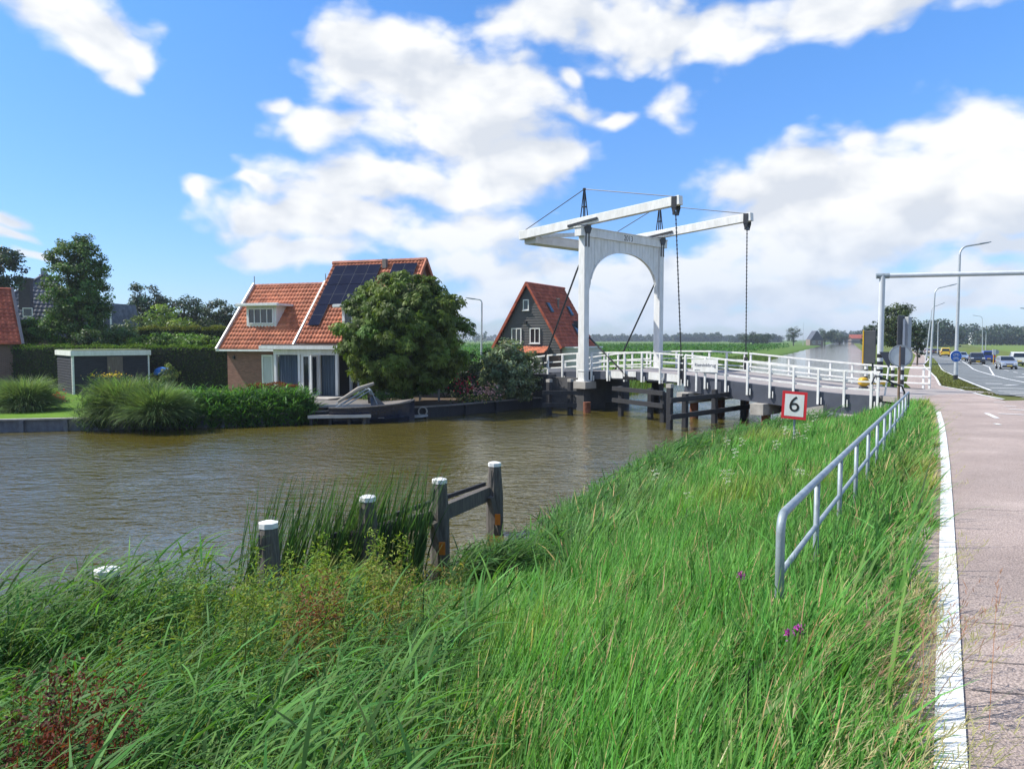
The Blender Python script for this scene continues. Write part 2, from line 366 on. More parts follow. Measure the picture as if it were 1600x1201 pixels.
rr = nod(gt, 'ShaderNodeValToRGB'); rr.color_ramp.elements[0].position = .3; rr.color_ramp.elements[0].color = (.62, .66, .5, 1); rr.color_ramp.elements[1].position = .7; rr.color_ramp.elements[1].color = (1.35, 1.25, 1.3, 1)
gt.links.new(nn.outputs[0], rr.inputs[0]); gt.links.new(att.outputs['Color'], mixn.inputs[6]); gt.links.new(rr.outputs[0], mixn.inputs[7]); gt.links.new(mixn.outputs[2], pb.inputs['Base Color'])
bpn = nod(gt, 'ShaderNodeBump'); bpn.inputs['Strength'].default_value = .6; bpn.inputs['Distance'].default_value = .05
n3 = nod(gt, 'ShaderNodeTexNoise'); n3.inputs['Scale'].default_value = 9; n3.inputs['Detail'].default_value = 6; gt.links.new(tcn.outputs['Object'], n3.inputs['Vector']); gt.links.new(n3.outputs[0], bpn.inputs['Height']); gt.links.new(bpn.outputs[0], pb.inputs['Normal'])
cap = np.array([[ (k*nr), len(V)-1, ((k+1) % na)*nr, ((k+1) % na)*nr] for k in range(na)])
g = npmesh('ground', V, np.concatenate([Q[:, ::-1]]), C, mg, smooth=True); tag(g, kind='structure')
# water
def poly_sheet(name, pts2, zfun, material, cuts=(), off=0.0):
    bm = bmesh.new(); vs = [bm.verts.new((p[0], p[1], 0)) for p in pts2]
    tri = tessellate_polygon([[Vector((p[0], p[1], 0)) for p in pts2]])
    for t in tri:
        try: bm.faces.new([vs[k] for k in t])
        except ValueError: pass
    for c in cuts:
        bmesh.ops.bisect_plane(bm, geom=bm.verts[:]+bm.edges[:]+bm.faces[:], plane_co=(0, c, 0), plane_no=(0, 1, 0))
    for v in bm.verts: v.co.z = zfun(v.co.x, v.co.y)+off
    bmesh.ops.recalc_face_normals(bm, faces=bm.faces)
    for f_ in bm.faces:
        if f_.normal.z < 0: f_.normal_flip()
    me = bpy.data.meshes.new(name); bm.to_mesh(me); bm.free(); me.materials.append(material)
    o = bpy.data.objects.new(name, me); COL.objects.link(o); return o
wm = bpy.data.materials.new('canal_water'); wm.use_nodes = True; wt = wm.node_tree; wb = wt.nodes['Principled BSDF']
wb.inputs['Base Color'].default_value = (.086, .071, .012, 1); wb.inputs['Roughness'].default_value = .05; wb.inputs['IOR'].default_value = 1.55; wb.inputs['Specular IOR Level'].default_value = .72
tcw = nod(wt, 'ShaderNodeTexCoord')
def wnoise(sc, rot, scale, det):
    mp = nod(wt, 'ShaderNodeMapping'); mp.inputs['Scale'].default_value = sc; mp.inputs['Rotation'].default_value = (0, 0, rot); wt.links.new(tcw.outputs['Object'], mp.inputs[0])
    n = nod(wt, 'ShaderNodeTexNoise'); n.inputs['Scale'].default_value = scale; n.inputs['Detail'].default_value = det; n.inputs['Roughness'].default_value = .55; n.inputs['Distortion'].default_value = .4; wt.links.new(mp.outputs[0], n.inputs[0]); return n.outputs[0]
a_ = wnoise((1, 2.0, 1), .5, 1.5, 3); b_ = wnoise((1, 1.7, 1), -.2, 4.2, 3); c_ = wnoise((1, 1, 1), 0, .22, 2)
ad = nod(wt, 'ShaderNodeMath', operation='MULTIPLY_ADD'); wt.links.new(b_, ad.inputs[0]); ad.inputs[1].default_value = .38; wt.links.new(a_, ad.inputs[2])
mm = nod(wt, 'ShaderNodeMath', operation='MULTIPLY'); wt.links.new(ad.outputs[0], mm.inputs[0])
rm = nod(wt, 'ShaderNodeMapRange'); wt.links.new(c_, rm.inputs[0]); rm.inputs[1].default_value = .35; rm.inputs[2].default_value = .65; rm.inputs[3].default_value = .55; rm.inputs[4].default_value = 1.15; wt.links.new(rm.outputs[0], mm.inputs[1])
wbp = nod(wt, 'ShaderNodeBump'); wbp.inputs['Strength'].default_value = 1.0; wbp.inputs['Distance'].default_value = .095; sxy = nod(wt, 'ShaderNodeSeparateXYZ'); wt.links.new(tcw.outputs['Object'], sxy.inputs[0])
calm = nod(wt, 'ShaderNodeMapRange'); wt.links.new(sxy.outputs[1], calm.inputs[0]); calm.inputs[1].default_value = 30; calm.inputs[2].default_value = 75; calm.inputs[3].default_value = 1; calm.inputs[4].default_value = .3; wt.links.new(calm.outputs[0], wbp.inputs['Strength'])
wt.links.new(mm.outputs[0], wbp.inputs['Height']); wt.links.new(wbp.outputs[0], wb.inputs['Normal'])
wr = RB+np.array([1.2, -.9]); wl = LB+np.array([-.8, 1.0])
w_ = poly_sheet('water', np.concatenate([wr, wl[::-1]]), lambda a, b: WATER, wm); tag(w_, kind='structure')
# ------------------------------------------------------------------ cycle path, road, markings
CUTS = [5, 8, 11, 15, 18, 21, 24, 27, 30, 34, 38, 42, 48, 55, 65, 78, 90, 105, 130]
def asphalt(name, c, c2, speck):
    m = mat(name, c, .9, .1, .6, bump=.5, bscale=90, col2=c2); nt = m.node_tree; b = nt.nodes['Principled BSDF']
    tcn = [n for n in nt.nodes if n.type == 'TEX_COORD'][0]
    vo = nod(nt, 'ShaderNodeTexNoise'); vo.inputs['Scale'].default_value = 95; vo.inputs['Detail'].default_value = 3; nt.links.new(tcn.outputs['Object'], vo.inputs['Vector'])
    rp = nod(nt, 'ShaderNodeValToRGB'); rp.color_ramp.elements[0].position = .34; rp.color_ramp.elements[1].position = .7; rp.color_ramp.elements[0].color = (.52, .5, .5, 1); rp.color_ramp.elements[1].color = (speck, speck, speck*.98, 1)
    nt.links.new(vo.outputs[0], rp.inputs[0])
    st = nod(nt, 'ShaderNodeTexNoise'); st.inputs['Scale'].default_value = .7; st.inputs['Detail'].default_value = 8; nt.links.new(tcn.outputs['Object'], st.inputs['Vector'])
    rs = nod(nt, 'ShaderNodeMapRange'); rs.inputs[1].default_value = .3; rs.inputs[2].default_value = .7; rs.inputs[3].default_value = .80; rs.inputs[4].default_value = 1.12; nt.links.new(st.outputs[0], rs.inputs[0])
    old = b.inputs['Base Color'].links[0].from_socket
    m1 = nod(nt, 'ShaderNodeMix', data_type='RGBA', blend_type='MULTIPLY'); m1.inputs[0].default_value = 1; nt.links.new(old, m1.inputs[6]); nt.links.new(rp.outputs[0], m1.inputs[7])
    m2 = nod(nt, 'ShaderNodeVectorMath', operation='SCALE'); nt.links.new(m1.outputs[2], m2.inputs[0]); nt.links.new(rs.outputs[0], m2.inputs['Scale']); nt.links.new(m2.outputs[0], b.inputs['Base Color'])
    return m
M_RED = asphalt('worn_red_asphalt', (.345, .275, .245), (.41, .335, .30), 1.5); M_GREY = asphalt('grey_asphalt', (.165, .185, .19), (.215, .235, .24), 1.25)
M_LINE = mat('road_paint', (.72, .73, .72), .7, .22, 14, col2=(.86, .86, .84), bump=.3, bscale=80)
zroad = lambda a, b: float(zp(b))
perp = np.array([.874, -.486])
redge = [tuple(p+perp*3.3) for p in PEDGE[:8]]
gp = lambda *pts: [tuple(gnd(px, py))[:2] for px, py in pts]
ledge = [tuple(p - perp*.3) for p in PEDGE[1:9]]
strip = gp((1449,624),(1432,616),(1416,600),(1421,578),(1428,562),(1431,555),(1424,549),(1429,549),(1444,555),(1452,561),(1443,571),(1452,579),(1463,590),(1470,604),(1500,609),(1535,618),(1570,627))
red = [tuple(PEDGE[0]-perp*.3)]+ledge+strip+[(27.5, 29.5),(21.5, 23.2)]+list(reversed(redge))
cp = poly_sheet('cycle_path', red, zroad, M_RED, CUTS, .03); tag(cp, kind='structure')
rd = gp((1560,618),(1528,605),(1500,593),(1478,580),(1466,568),(1459,560),(1448,556),(1438,551.5),(1429,547.6),(1424,545.6),(1424,544.8),(1433,545.4),(1450,546.5),(1490,550),(1530,557),(1575,567),(1640,582),(1900,640),(2300,720))
road = poly_sheet('road', rd+[(33, 26), (27.4, 29.3)], zroad, M_GREY, CUTS, .034); tag(road, kind='structure')
mk = []
def line_px(pts, w):
    P = [gnd(*p) for p in pts]; mk.append(([Vector((p.x, p.y, 0)) for p in P], w))
def line_w(pts, w): mk.append(([Vector((p[0], p[1], 0)) for p in pts], w))
c_line = [tuple(p) for p in PEDGE[:10]]
line_w(c_line, .115)
line_px([(1541,647.5),(1558,655.5)], .12); line_px([(1555,664),(1562,666)], .1)
for a, b in (((1553,630),(1571,630.5)),((1568,636.5),(1588,637)),((1577,641),(1600,642.5)),((1560,648),(1600,650)),((1500,606),(1540,608)),): line_px([a, b], .14)
line_px([(1470,604),(1500,609.5),(1535,618.5),(1568,625)], .12)
line_px([(1432,556),(1444,556.5),(1451,561),(1443,570),(1451,579),(1462,590),(1469,603)], .11)
line_px([(1497,560),(1512,570),(1528,580),(1545,585),(1575,593),(1640,606)], .13)
line_px([(1497,560),(1535,569.5),(1546,574),(1553,587)], .13)
line_px([(1466,568),(1475,580),(1520,600),(1548,611)], .11)
line_px([(1429,552),(1452,557),(1485,562),(1500,566)], .11)
line_px([(1548,607),(1640,609.5)], .3)
for k in range(5): line_px([(1555+k*14, 575+k*3.2), (1562+k*14, 576.4+k*3.2)], .12)
for k in range(6): line_px([(1560+k*9, 612+k*2.6), (1600+k*9, 613+k*2.8)], .22)
line_px([(1540,600),(1566,600.5)], .5); line_px([(1588,589),(1640,592)], .5); line_px([(1570,603),(1590,602)], .3)
# worn give-way hooks on the asphalt, and the tar joint in the path
mb = MB()
for pts, w in mk:
    # densify, then make ribbons following the road profile
    D = []
    for a, b in zip(pts[:-1], pts[1:]):
        n = max(1, int((b-a).length/.8)); D += [a.lerp(b, k/n) for k in range(n)]
    D.append(pts[-1]); D = [p for k, p in enumerate(D) if k == 0 or (p-D[k-1]).length > 1e-4]
    o = len(mb.v)
    for k, p in enumerate(D):
        d = (D[min(k+1, len(D)-1)]-D[max(k-1, 0)]).normalized(); s = Vector((-d.y, d.x, 0))*w/2
        for q in (p+s, p-s): mb.v.append((q.x, q.y, zroad(q.x, q.y)+.041))
    for k in range(len(D)-1): mb.f.append((o+2*k, o+2*k+1, o+2*k+3, o+2*k+2))
rmk = mb.build('road_marking', M_LINE, fixn=False); tag(rmk, kind='structure')
mb = MB()
for y0 in (3.55, 3.9, 4.45, 7.8):
    x0 = np.interp(y0, PEDGE[:, 1], PEDGE[:, 0])+.1; pr = None
    for k in range(24):
        q = Vector((x0+.1*k, y0-.05*k*.55+random.uniform(-.012, .012), 0)); q.z = zroad(q.x, q.y)+.0345
        if pr: mb.quad(pr+Vector((0,-.004,0)), q+Vector((0,-.004,0)), q+Vector((0,.004,0)), pr+Vector((0,.004,0)))
        pr = q
tag(mb.build('path_crack', mat('tar', (.03, .028, .028), .9, .1), fixn=False), kind='structure')
# ------------------------------------------------------------------ shared materials
M_WHITE = mat('white_paint', (.66, .66, .62), .45, .06, 2.2, col2=(.84, .84, .82), bump=.12, bscale=14, detail=10, stretch=(2.2, 2.2, .55))
M_WHITE2 = mat('weathered_white', (.70, .71, .70), .55, .16, 5, col2=(.82, .82, .8), bump=.15)
M_BLACK = mat('black_steel', (.018, .019, .022), .45, .3, 3)
M_TAR = mat('tarred_timber', (.022, .023, .027), .7, .4, 2.5, bump=.5, bscale=20, stretch=(6, 6, .7))
M_FASCIA = mat('slate_blue_steel', (.07, .078, .10), .45, .18, 1.3)
M_CONC = mat('concrete', (.36, .34, .31), .9, .22, 2.2, bump=.3, bscale=30)
M_CONCD = mat('dark_concrete', (.075, .075, .078), .9, .3, 1.5, bump=.3, bscale=25)  # dark grey concrete of the footings, abutment and far bridge
M_DECK = mat('deck_wearing_course', (.30, .27, .255), .9, .12, 2.5, bump=.3, bscale=60)
M_RUST = mat('rusted_steel', (.17, .055, .03), .85, .4, 3, bump=.4, col2=(.26, .10, .055))
M_GALV = mat('galvanised_steel', (.25, .30, .33), .55, .2, 6, metal=.25, col2=(.36, .42, .45), bump=.1, bscale=30)
M_DGREY = mat('dark_grey_paint', (.06, .065, .07), .5, .2, 3)
M_INK = mat('navy_lettering', (.02, .035, .09), .5, .1, 3)
M_BLK = mat('black_lettering', (.012, .012, .014), .5, .1, 3)
# ------------------------------------------------------------------ the drawbridge: local axes u (along), w (across), z
BU = Vector((.712, -.702, 0)).normalized(); BW = Vector((-BU.y, BU.x, 0)); B0 = Vector((3.72, 40, 0))
def B(t, w, z): return B0 + BU*t + BW*w + Vector((0, 0, z))
BAX = (BU, BW, Vector((0, 0, 1)))
def deck(t): return float(np.interp(t, [-9, -6, -4, -2.7, -1, 1.5, 3.7, 6, 8.5, 10.5, 12.65, 14, 15.2, 17.5], [-1.0, -.62, -.33, -.19, -.08, .01, .03, -.06, -.27, -.42, -.57, -.6, -.6, -.6]))
WN, WF = .42, 6.43
bridge = thing('drawbridge', 'white wooden double beam drawbridge spanning the canal', 'bridge', tuple(B0))
def bp(mb, name, m, parent=None, **kw):
    p = parent or bridge; off = Vector(bridge.location)
    mb.v = [tuple(Vector(v)-off) for v in mb.v]
    return mb.build(name, m, p, **kw)
for w in (0, 6.85):
    mb = MB(); mb.box(B(0, w, 3.15), (.40, .40, 7.55), BAX); mb.box(B(0, w, -.52), (.56, .56, .12), BAX); mb.box(B(0, w, .02), (.45, .45, .05), BAX)
    bp(mb, 'portal_post', M_WHITE, bevel=.012)
    mb = MB(); mb.box(B(0, w, -.72), (1.0, .9, .36), BAX); pl_ = bp(mb, 'plinth', M_CONC, bevel=.01); mb = MB(); mb.box(B(0,w,-1.9),(.5,.5,2.0),BAX); bp(mb, 'footing', M_CONCD, pl_)
# crossbeam with the year
mb = MB(); mb.box(B(0, 3.425, 7.15), (.44, 7.85, .44), BAX); mb.box(B(0, 3.425, 7.385), (.52, 7.95, .05), BAX)
cb = bp(mb, 'crossbeam', M_WHITE, bevel=.008)
t_ = text('year_numerals', '2013', .42, M_BLK, cb, B(.222, 3.55, 7.13)-Vector(bridge.location), BW, (0,0,1))
# arch of vertical planks
mb = MB(); n = 24; w0, w1 = .2, 6.65; cw = 3.425; hw = 3.02; zs = 4.5; ht = 1.88
def archz(w):
    k = abs(w-cw)/hw
    if k < 1: return zs + ht*math.sqrt(1-k**2.15)
    return 4.05 if k > 1.035 else 4.32
sub = 6
for i in range(n):
    a = w0+(w1-w0)*i/n; b = w0+(w1-w0)*(i+1)/n-.012; dt = .0 if i % 2 else .004
    for s in range(sub):
        wa = a+(b-a)*s/sub; wb_ = a+(b-a)*(s+1)/sub
        za, zb = archz(wa), archz(wb_)
        mb.hexa([B(.03+dt, wa, za), B(.11+dt, wa, za), B(.11+dt, wb_, zb), B(.03+dt, wb_, zb), B(.03+dt, wa, 6.93), B(.11+dt, wa, 6.93), B(.11+dt, wb_, 6.93), B(.03+dt, wb_, 6.93)])
arch = bp(mb, 'arch_panel', M_WHITE)
mb = MB()
pr = None
for k in range(41):
    w = cw-hw*math.cos(PI*k/40); z = zs + ht*(max(0, 1-(abs(w-cw)/hw)**2.15))**.5
    if pr: mb.bar(B(.07, pr[0], pr[1]-.02), B(.07, w, z-.02), .16, .07, up=tuple(Vector((0,0,1))+BW*.001))
    pr = (w, z)
bp(mb, 'arch_trim', M_WHITE, arch)
# balance beams, masts, rods, hangers
def bz(t): return 7.70+.066*t
for w in (0, 6.85):
    mb = MB(); mb.bar(B(-4.55, w, bz(-4.55)), B(5.75, w, bz(5.75)), .33, .46, h2=.42); beam = bp(mb, 'balance_beam', M_WHITE, bevel=.012)
    mb = MB(); mb.bar(B(-.95, w-.2, bz(-.95)-.1), B(1.0, w-.2, bz(1.0)-.02), .05, .12); mb.bar(B(-.95, w+.2, bz(-.95)-.1), B(1.0, w+.2, bz(1.0)-.02), .05, .12)
    mb.box(B(.05, w, 7.44), (.5, .42, .12), BAX); bp(mb, 'pivot_bracket', M_BLACK, beam)
    mb = MB(); ap = B(0, w, 9.35)
    for a, c in ((-.14, -.12), (.14, -.12), (-.14, .12), (.14, .12)): mb.bar(B(a, w+c, bz(0)+.2), ap+BU*a*.25, .05, .05)
    mb.box(B(0, w, 8.45), (.22, .2, .06), BAX); mb.box(ap, (.12, .12, .1), BAX); bp(mb, 'beam_mast', M_BLACK, beam)
    for tt, ww in ((-4.3, 0), (5.4, 0)):
        mb = MB(); mb.tube([ap, B(tt, w+ww, bz(tt)+.22)], .022, 6); bp(mb, 'tension_rod', M_BLACK, beam)
    mb = MB(); mb.box(B(5.48, w-.18, bz(5.48)-.06), (.26, .03, .52), BAX); mb.box(B(5.48, w+.18, bz(5.48)-.06), (.26, .03, .52), BAX)
    for q in (-.18, .18):
        mb.prism([B(5.35, w+q, bz(5.4)-.3), B(5.61, w+q, bz(5.4)-.3), B(5.52, w+q, bz(5.4)-.62), B(5.44, w+q, bz(5.4)-.62)], BW*.03)
    mb.box(B(5.48, w, bz(5.4)-.56), (.10, .42, .16), BAX); bp(mb, 'end_shackle', M_BLACK, beam)
    wd = WN-.08 if w < 1 else WF+.1
    mb = MB(); mb.tube([B(5.48, w, bz(5.4)-.55), B(5.72, wd, deck(5.7)-.25)], .026, 7)
    for k in range(40):
        c = B(5.48, w, bz(5.4)-.55).lerp(B(5.72, wd, deck(5.7)-.25), (k+.5)/40); mb.box(c, (.07, .05, .05), BAX)
    mb.box(B(5.72, wd, deck(5.7)+.2), (.16, .12, 1.1), BAX); bp(mb, 'lifting_chain', M_BLACK, bridge)
    # black diagonal stay behind the post and its foot
    zt = 5.43 if w < 1 else 4.75
    mb = MB(); mb.tube([B(-.22, w, zt), B(-.34, w, zt+.05), B(-.5, w, zt-.25), B(-3.3, w+.1, -.42)], .05, 7); bp(mb, 'diagonal_stay', M_BLACK, bridge)
mb = MB(); mb.tube([B(.2, .22, 1.75), B(2.75, .24, -.3)], .045, 7); mb.box(B(2.75, .24, -.28), (.7, .12, .14), BAX); bp(mb, 'leaf_stay', M_BLACK)
for w, t0 in ((0, .16), (6.85, .16)):
    mb = MB(); mb.prism([B(.24, w-.32, 7.4), B(.24, w+.32, 7.4), B(.24, w+.16, 7.08), B(.24, w-.16, 7.08)], BU*.03)
    for q in (-.12, .12): mb.box(B(.235, w+q, 6.78), (.03, .05, .75), BAX)
    bp(mb, 'crossbeam_strap', M_BLACK, cb)
# counterweight box across the rear ends
mb = MB(); mb.box(B(-4.0, 3.425, bz(-4)-.28), (.85, 6.5, .46), BAX); mb.box(B(-4.0, 3.425, bz(-4)-.03), (.95, 6.6, .05), BAX)
bp(mb, 'counterweight', mat('counterweight_paint', (.62, .60, .56), .6, .1, 2), bevel=.01)
mb = MB(); mb.bar(B(-3.6, .6, bz(-3.6)-.1), B(-.5, 3.3, bz(-.5)-.2), .16, .2); mb.bar(B(-3.6, 6.2, bz(-3.6)-.1), B(-.5, 3.6, bz(-.5)-.2), .16, .2); bp(mb, 'beam_brace', M_WHITE)
# decks
def deck_run(t0, t1, name, dep, m, n):
    mb = MB()
    for k in range(n):
        a = t0+(t1-t0)*k/n; b = t0+(t1-t0)*(k+1)/n
        mb.hexa([B(a, WN, deck(a)-.18), B(b, WN, deck(b)-.18), B(b, WF, deck(b)-.18), B(a, WF, deck(a)-.18), B(a, WN, deck(a)), B(b, WN, deck(b)), B(b, WF, deck(b)), B(a, WF, deck(a))])
    d_ = bp(mb, name, m)
    for w in (WN-.05, WF+.05):
        mb = MB()
        for k in range(n):
            a = t0+(t1-t0)*k/n; b = t0+(t1-t0)*(k+1)/n
            mb.bar(B(a, w, deck(a)+.03-dep/2), B(b, w, deck(b)+.03-dep/2), .1, dep)
        bp(mb, 'edge_girder', M_FASCIA, d_)
    return d_
deck_run(-9, -.02, 'approach_deck', .55, M_DECK, 8)
leaf = deck_run(.02, 5.84, 'lifting_deck', .42, M_DECK, 4)
deck_run(5.88, 14.6, 'approach_deck', .78, M_DECK, 6)
for a, b in ((1.25, 2.3), (2.5, 3.1), (3.85, 4.75), (4.9, 5.6)):
    mb = MB(); mb.bar(B(a, WN-.115, deck(a)-.15), B(b, WN-.115, deck(b)-.15), .02, .36); bp(mb, 'white_edge_plate', M_WHITE, leaf)
# ramp from the bridge to the path
mb = MB(); R0 = [(14.62, WN, -.6), (15.3, -.1, -.6), (17.6, -.6, -.6), (17.8, 7.6, -.72), (14.62, WF+.3, -.6)]
mb.prism([B(*p)+Vector((0,0,.052)) for p in R0], (0, 0, -.2)); ap_ = bp(mb, 'ramp', M_DECK)
# railings
def railing(w, t0, t1, side, step=1.05):
    ts = [t0+step*k for k in range(int((t1-t0)/step)+1)]
    if ts[-1] < t1-.2: ts.append(t1)
    o_ = None
    for zz, r, nm in ((.97, .038, 'railing'), (.58, .03, 'middle_rail'), (.27, .03, 'lower_rail')):
        mb = MB(); n = 34; mb_t = [B(t0-.05+(t1-t0+.1)*k/n, w, deck(t0-.05+(t1-t0+.1)*k/n)+zz) for k in range(n+1)]
        for p, q in zip(mb_t[:-1], mb_t[1:]): mb.bar(p, q, .05, r*2.1)
        o_ = bp(mb, nm, M_WHITE, o_ if nm != 'railing' else None) if nm == 'railing' else (bp(mb, nm, M_WHITE, o_), o_)[1]
    for t in ts:
        mb = MB(); mb.box(B(t, w+side*.05, deck(t)+.24), (.085, .085, 1.44), BAX); mb.box(B(t+.13, w+side*.03, deck(t)-.33), (.035, .05, .28), BAX)
        bp(mb, 'railing_post', M_WHITE, o_)
    return o_
railing(WN-.13, -6.9, -.35, -1); railing(WN-.13, .35, 5.75, -1); railing(WN-.13, 5.95, 14.6, -1)
railing(WF+.13, -6.9, -.35, 1); railing(WF+.13, .35, 5.75, 1); railing(WF+.13, 5.95, 14.6, 1)
# piers
for t, ws in ((6.05, (.9, 3.4, 5.9)), (9.75, (.75, 3.4, 6.1)), (13.6, (.9, 3.4, 5.9))):
    mb = MB(); zt = deck(t)-.75; mb.box(B(t, 3.4, zt-.26), (.62, 7.1, .5), BAX); pc = bp(mb, 'pier_cap', M_CONC, bevel=.015)
    for w in ws:
        mb = MB(); mb.tube([B(t, w, -3.2), B(t, w, zt-.5)], .2, 14); bp(mb, 'pier_pile', M_RUST, pc, smooth=False)
mb = MB(); mb.box(B(-1.2, 1.0, -1.35), (2.2, 2.0, 1.95), BAX); mb.box(B(-5.3, 3.4, -1.35), (6.2, 7.4, 2.2), BAX); bp(mb, 'abutment', M_CONCD)
mb = MB(); mb.prism([B(10.9, .1, -1.4), B(12.7, .1, -1.0), B(12.7, .1, -2.6), B(10.4, .1, -2.6)], -BW*.4); bp(mb, 'wing_wall', M_CONC)
# banded marker posts and name board
for t, w in ((11.75, WF+.42), (12.95, WF+.42)):
    mb = MB(); mb.tube([B(t, w, -1.2), B(t, w, .55)], .075, 10); o_ = bp(mb, 'marker_post', M_WHITE)
    mb = MB()
    for k in range(5): mb.tube([B(t, w, -.9+.32*k), B(t, w, -.74+.32*k)], .079, 10)
    bp(mb, 'black_band', M_BLK, o_)
nb = thing('name_board', 'white board with the bridge name fixed to the near railing', 'sign', tuple(B(7.08, WN-.3, .1)))
def lp(mb, name, m, root, parent=None, **kw):
    off = Vector(root.location); mb.v = [tuple(Vector(v)-off) for v in mb.v]; return mb.build(name, m, parent or root, **kw)
mb = MB(); mb.box(B(7.08, WN-.31, .44), (1.28, .03, .58), BAX); bd = lp(mb, 'board', M_WHITE, nb, bevel=.006)
for t in (6.6, 7.62):
    mb = MB(); mb.box(B(t, WN-.27, -.1), (.09, .05, 1.3), BAX); lp(mb, 'bracket', M_WHITE2, nb)
text('lettering', 'Rietvinkbrug', .215, M_INK, bd, B(7.08, WN-.328, .47)-nb.location, BU, (0,0,1))
text('small_lettering', 'gemeente', .07, M_INK, bd, B(6.68, WN-.328, .24)-nb.location, BU, (0,0,1))
# ------------------------------------------------------------------ timber fenders in the water
def fender(name, label, pts, zt, zr, zb=-3.4, pw=.215, rr=None, cap_first=False, mcap=None):
    r = thing(name, label, 'fender', (pts[0][0], pts[0][1], WATER), 'black timber fenders by the bridge')
    off = r.location
    for k, p in enumerate(pts):
        mb = MB(); mb.box((p[0], p[1], (zb+zt[k])/2), (pw, pw, zt[k]-zb), BAX); po = lp(mb, 'pile', M_TAR, r, bevel=.02)
        if mcap: 
            mb = MB(); mb.box((p[0], p[1], zt[k]+.05), (pw*1.05, pw*1.05, .14), BAX); lp(mb, 'pile_cap', mcap, r, po)
    d = (Vector(pts[-1])-Vector(pts[0])).normalized(); nrm = Vector((d.y, -d.x))*.22
    for z in zr:
        a = Vector((pts[0][0], pts[0][1], z))-Vector((d.x, d.y, 0))*.35+Vector((nrm.x, nrm.y, 0)); b = Vector((pts[-1][0], pts[-1][1], z))+Vector((d.x, d.y, 0))*.3+Vector((nrm.x, nrm.y, 0))
        mb = MB(); mb.bar(a, b, .13, .2); lp(mb, 'waling', M_TAR, r)
    return r
P = [onz(1046, 671, WATER), onz(1070, 668, WATER), onz(1116, 661, WATER), onz(1161, 653, WATER)]
P = [(p.x, p.y) for p in P]
f1 = fender('timber_fender', 'black timber fender with pale capped corner pile nearest the tall grass', P, [-.32, -.62, -.55, -.72], [-.82, -1.5])
mb = MB(); mb.box((P[0][0], P[0][1], -.25), (.24, .24, .16), BAX); lp(mb, 'pile_cap', M_CONC, f1)
P2 = [(onz(x, y, WATER).x, onz(x, y, WATER).y) for x, y in ((858, 648), (891, 648))]
f2 = fender('timber_fender', 'short black fender on two pale capped piles before the portal post', P2, [-.42, -.40], [-.95, -1.55], mcap=M_CONC)
P3 = [(onz(x, y, WATER).x, onz(x, y, WATER).y) for x, y in ((970, 650), (1016, 654), (1036, 660))]
f3 = fender('timber_fender', 'dark timber fender under the lifting deck between the two piers', P3, [-.6, -.62, -.7], [-.72, -1.28])
mb = MB(); q = onz(917, 645, WATER); mb.tube([(q.x, q.y, -3.2), (q.x, q.y, -1.5)], .19, 12); rp_ = mb.build('mooring_pile', M_RUST, loc=(q.x, q.y, WATER)); tag(rp_, 'short rust brown pile in the water below the portal post', 'pile')
# ------------------------------------------------------------------ mooring fence in the foreground
M_OAK = mat('weathered_oak', (.10, .088, .075), .85, .4, 5, bump=1.0, bscale=16, stretch=(9, 9, .6), col2=(.20, .18, .155))
M_ORANGE = mat('orange_reflector', (.62, .18, .02), .4, .25, 9)
MP = [(-.33, 14.5, -.74), (-1.19, 12.5, -.69), (-2.12, 11.15, -.70), (-3.07, 9.56, -.70), (-4.14, 7.72, -.74)]
mf = thing('mooring_fence', 'weathered wooden mooring posts with white caps joined by a beam in the water', 'mooring posts', (MP[1][0], MP[1][1], WATER))
for x, y, zt in MP:
    mb = MB(); d = .15; prof = [(.165, -3.3), (.165, -2.0), (.160, -1.3), (.118, zt)]
    mb.lathe((x, y, 0), prof, 8, (Vector((.77, .64, 0)), Vector((-.64, .77, 0)), Vector((0, 0, 1))))
    for s in range(2):      # check splits
        a = random.uniform(3.6, 5.6); c = Vector((x+.135*math.cos(a), y+.135*math.sin(a), 0)); mb.bar(c+Vector((0,0,zt-.08)), c*1+Vector((0,0,zt-.95)), .012, .02)
    po = lp(mb, 'post', M_OAK, mf)
    mb = MB(); mb.lathe((x, y, 0), [(.126, zt-.015), (.126, zt+.05), (.07, zt+.068), (.0, zt+.07)], 8, (Vector((.77, .64, 0)), Vector((-.64, .77, 0)), Vector((0, 0, 1)))); lp(mb, 'cap', M_WHITE2, mf, po)
a = Vector(MP[0][:2]+(0,)); b = Vector(MP[3][:2]+(0,)); d = (a-b).normalized(); nn_ = Vector((-d.y, d.x, 0))
for w_, z in ((.11, -1.27),):
    pts = [Vector(m[:2]+(z,)) for m in MP[:4]]
    mb = MB(); mb.bar(pts[1]+d*.02+nn_*.13, pts[0]+d*.32+nn_*.13, .13, .26); mb.bar(pts[2]-d*.2+nn_*.13, pts[1]+d*.0+nn_*.13, .13, .24); lp(mb, 'beam', M_OAK, mf)
    mb = MB(); mb.bar(pts[2]-d*.5+nn_*.28+Vector((0,0,.1)), pts[0]+d*.1+nn_*.28+Vector((0,0,.13)), .05, .07); lp(mb, 'rubbing_strip', M_TAR, mf)
for k in (0, 1):
    p = Vector(MP[k][:2]+(0,)); mb = MB(); mb.bar(p-nn_*.12-d*.02+Vector((0,0,-2.1)), p-d*.25-nn_*.05+Vector((0,0,-1.3)), .12, .1); lp(mb, 'strut', M_OAK, mf)
    mb = MB(); mb.box(p-nn_*.18-d*.2+Vector((0,0,-1.72)), (.10, .05, .2)); lp(mb, 'reflector', M_ORANGE, mf)
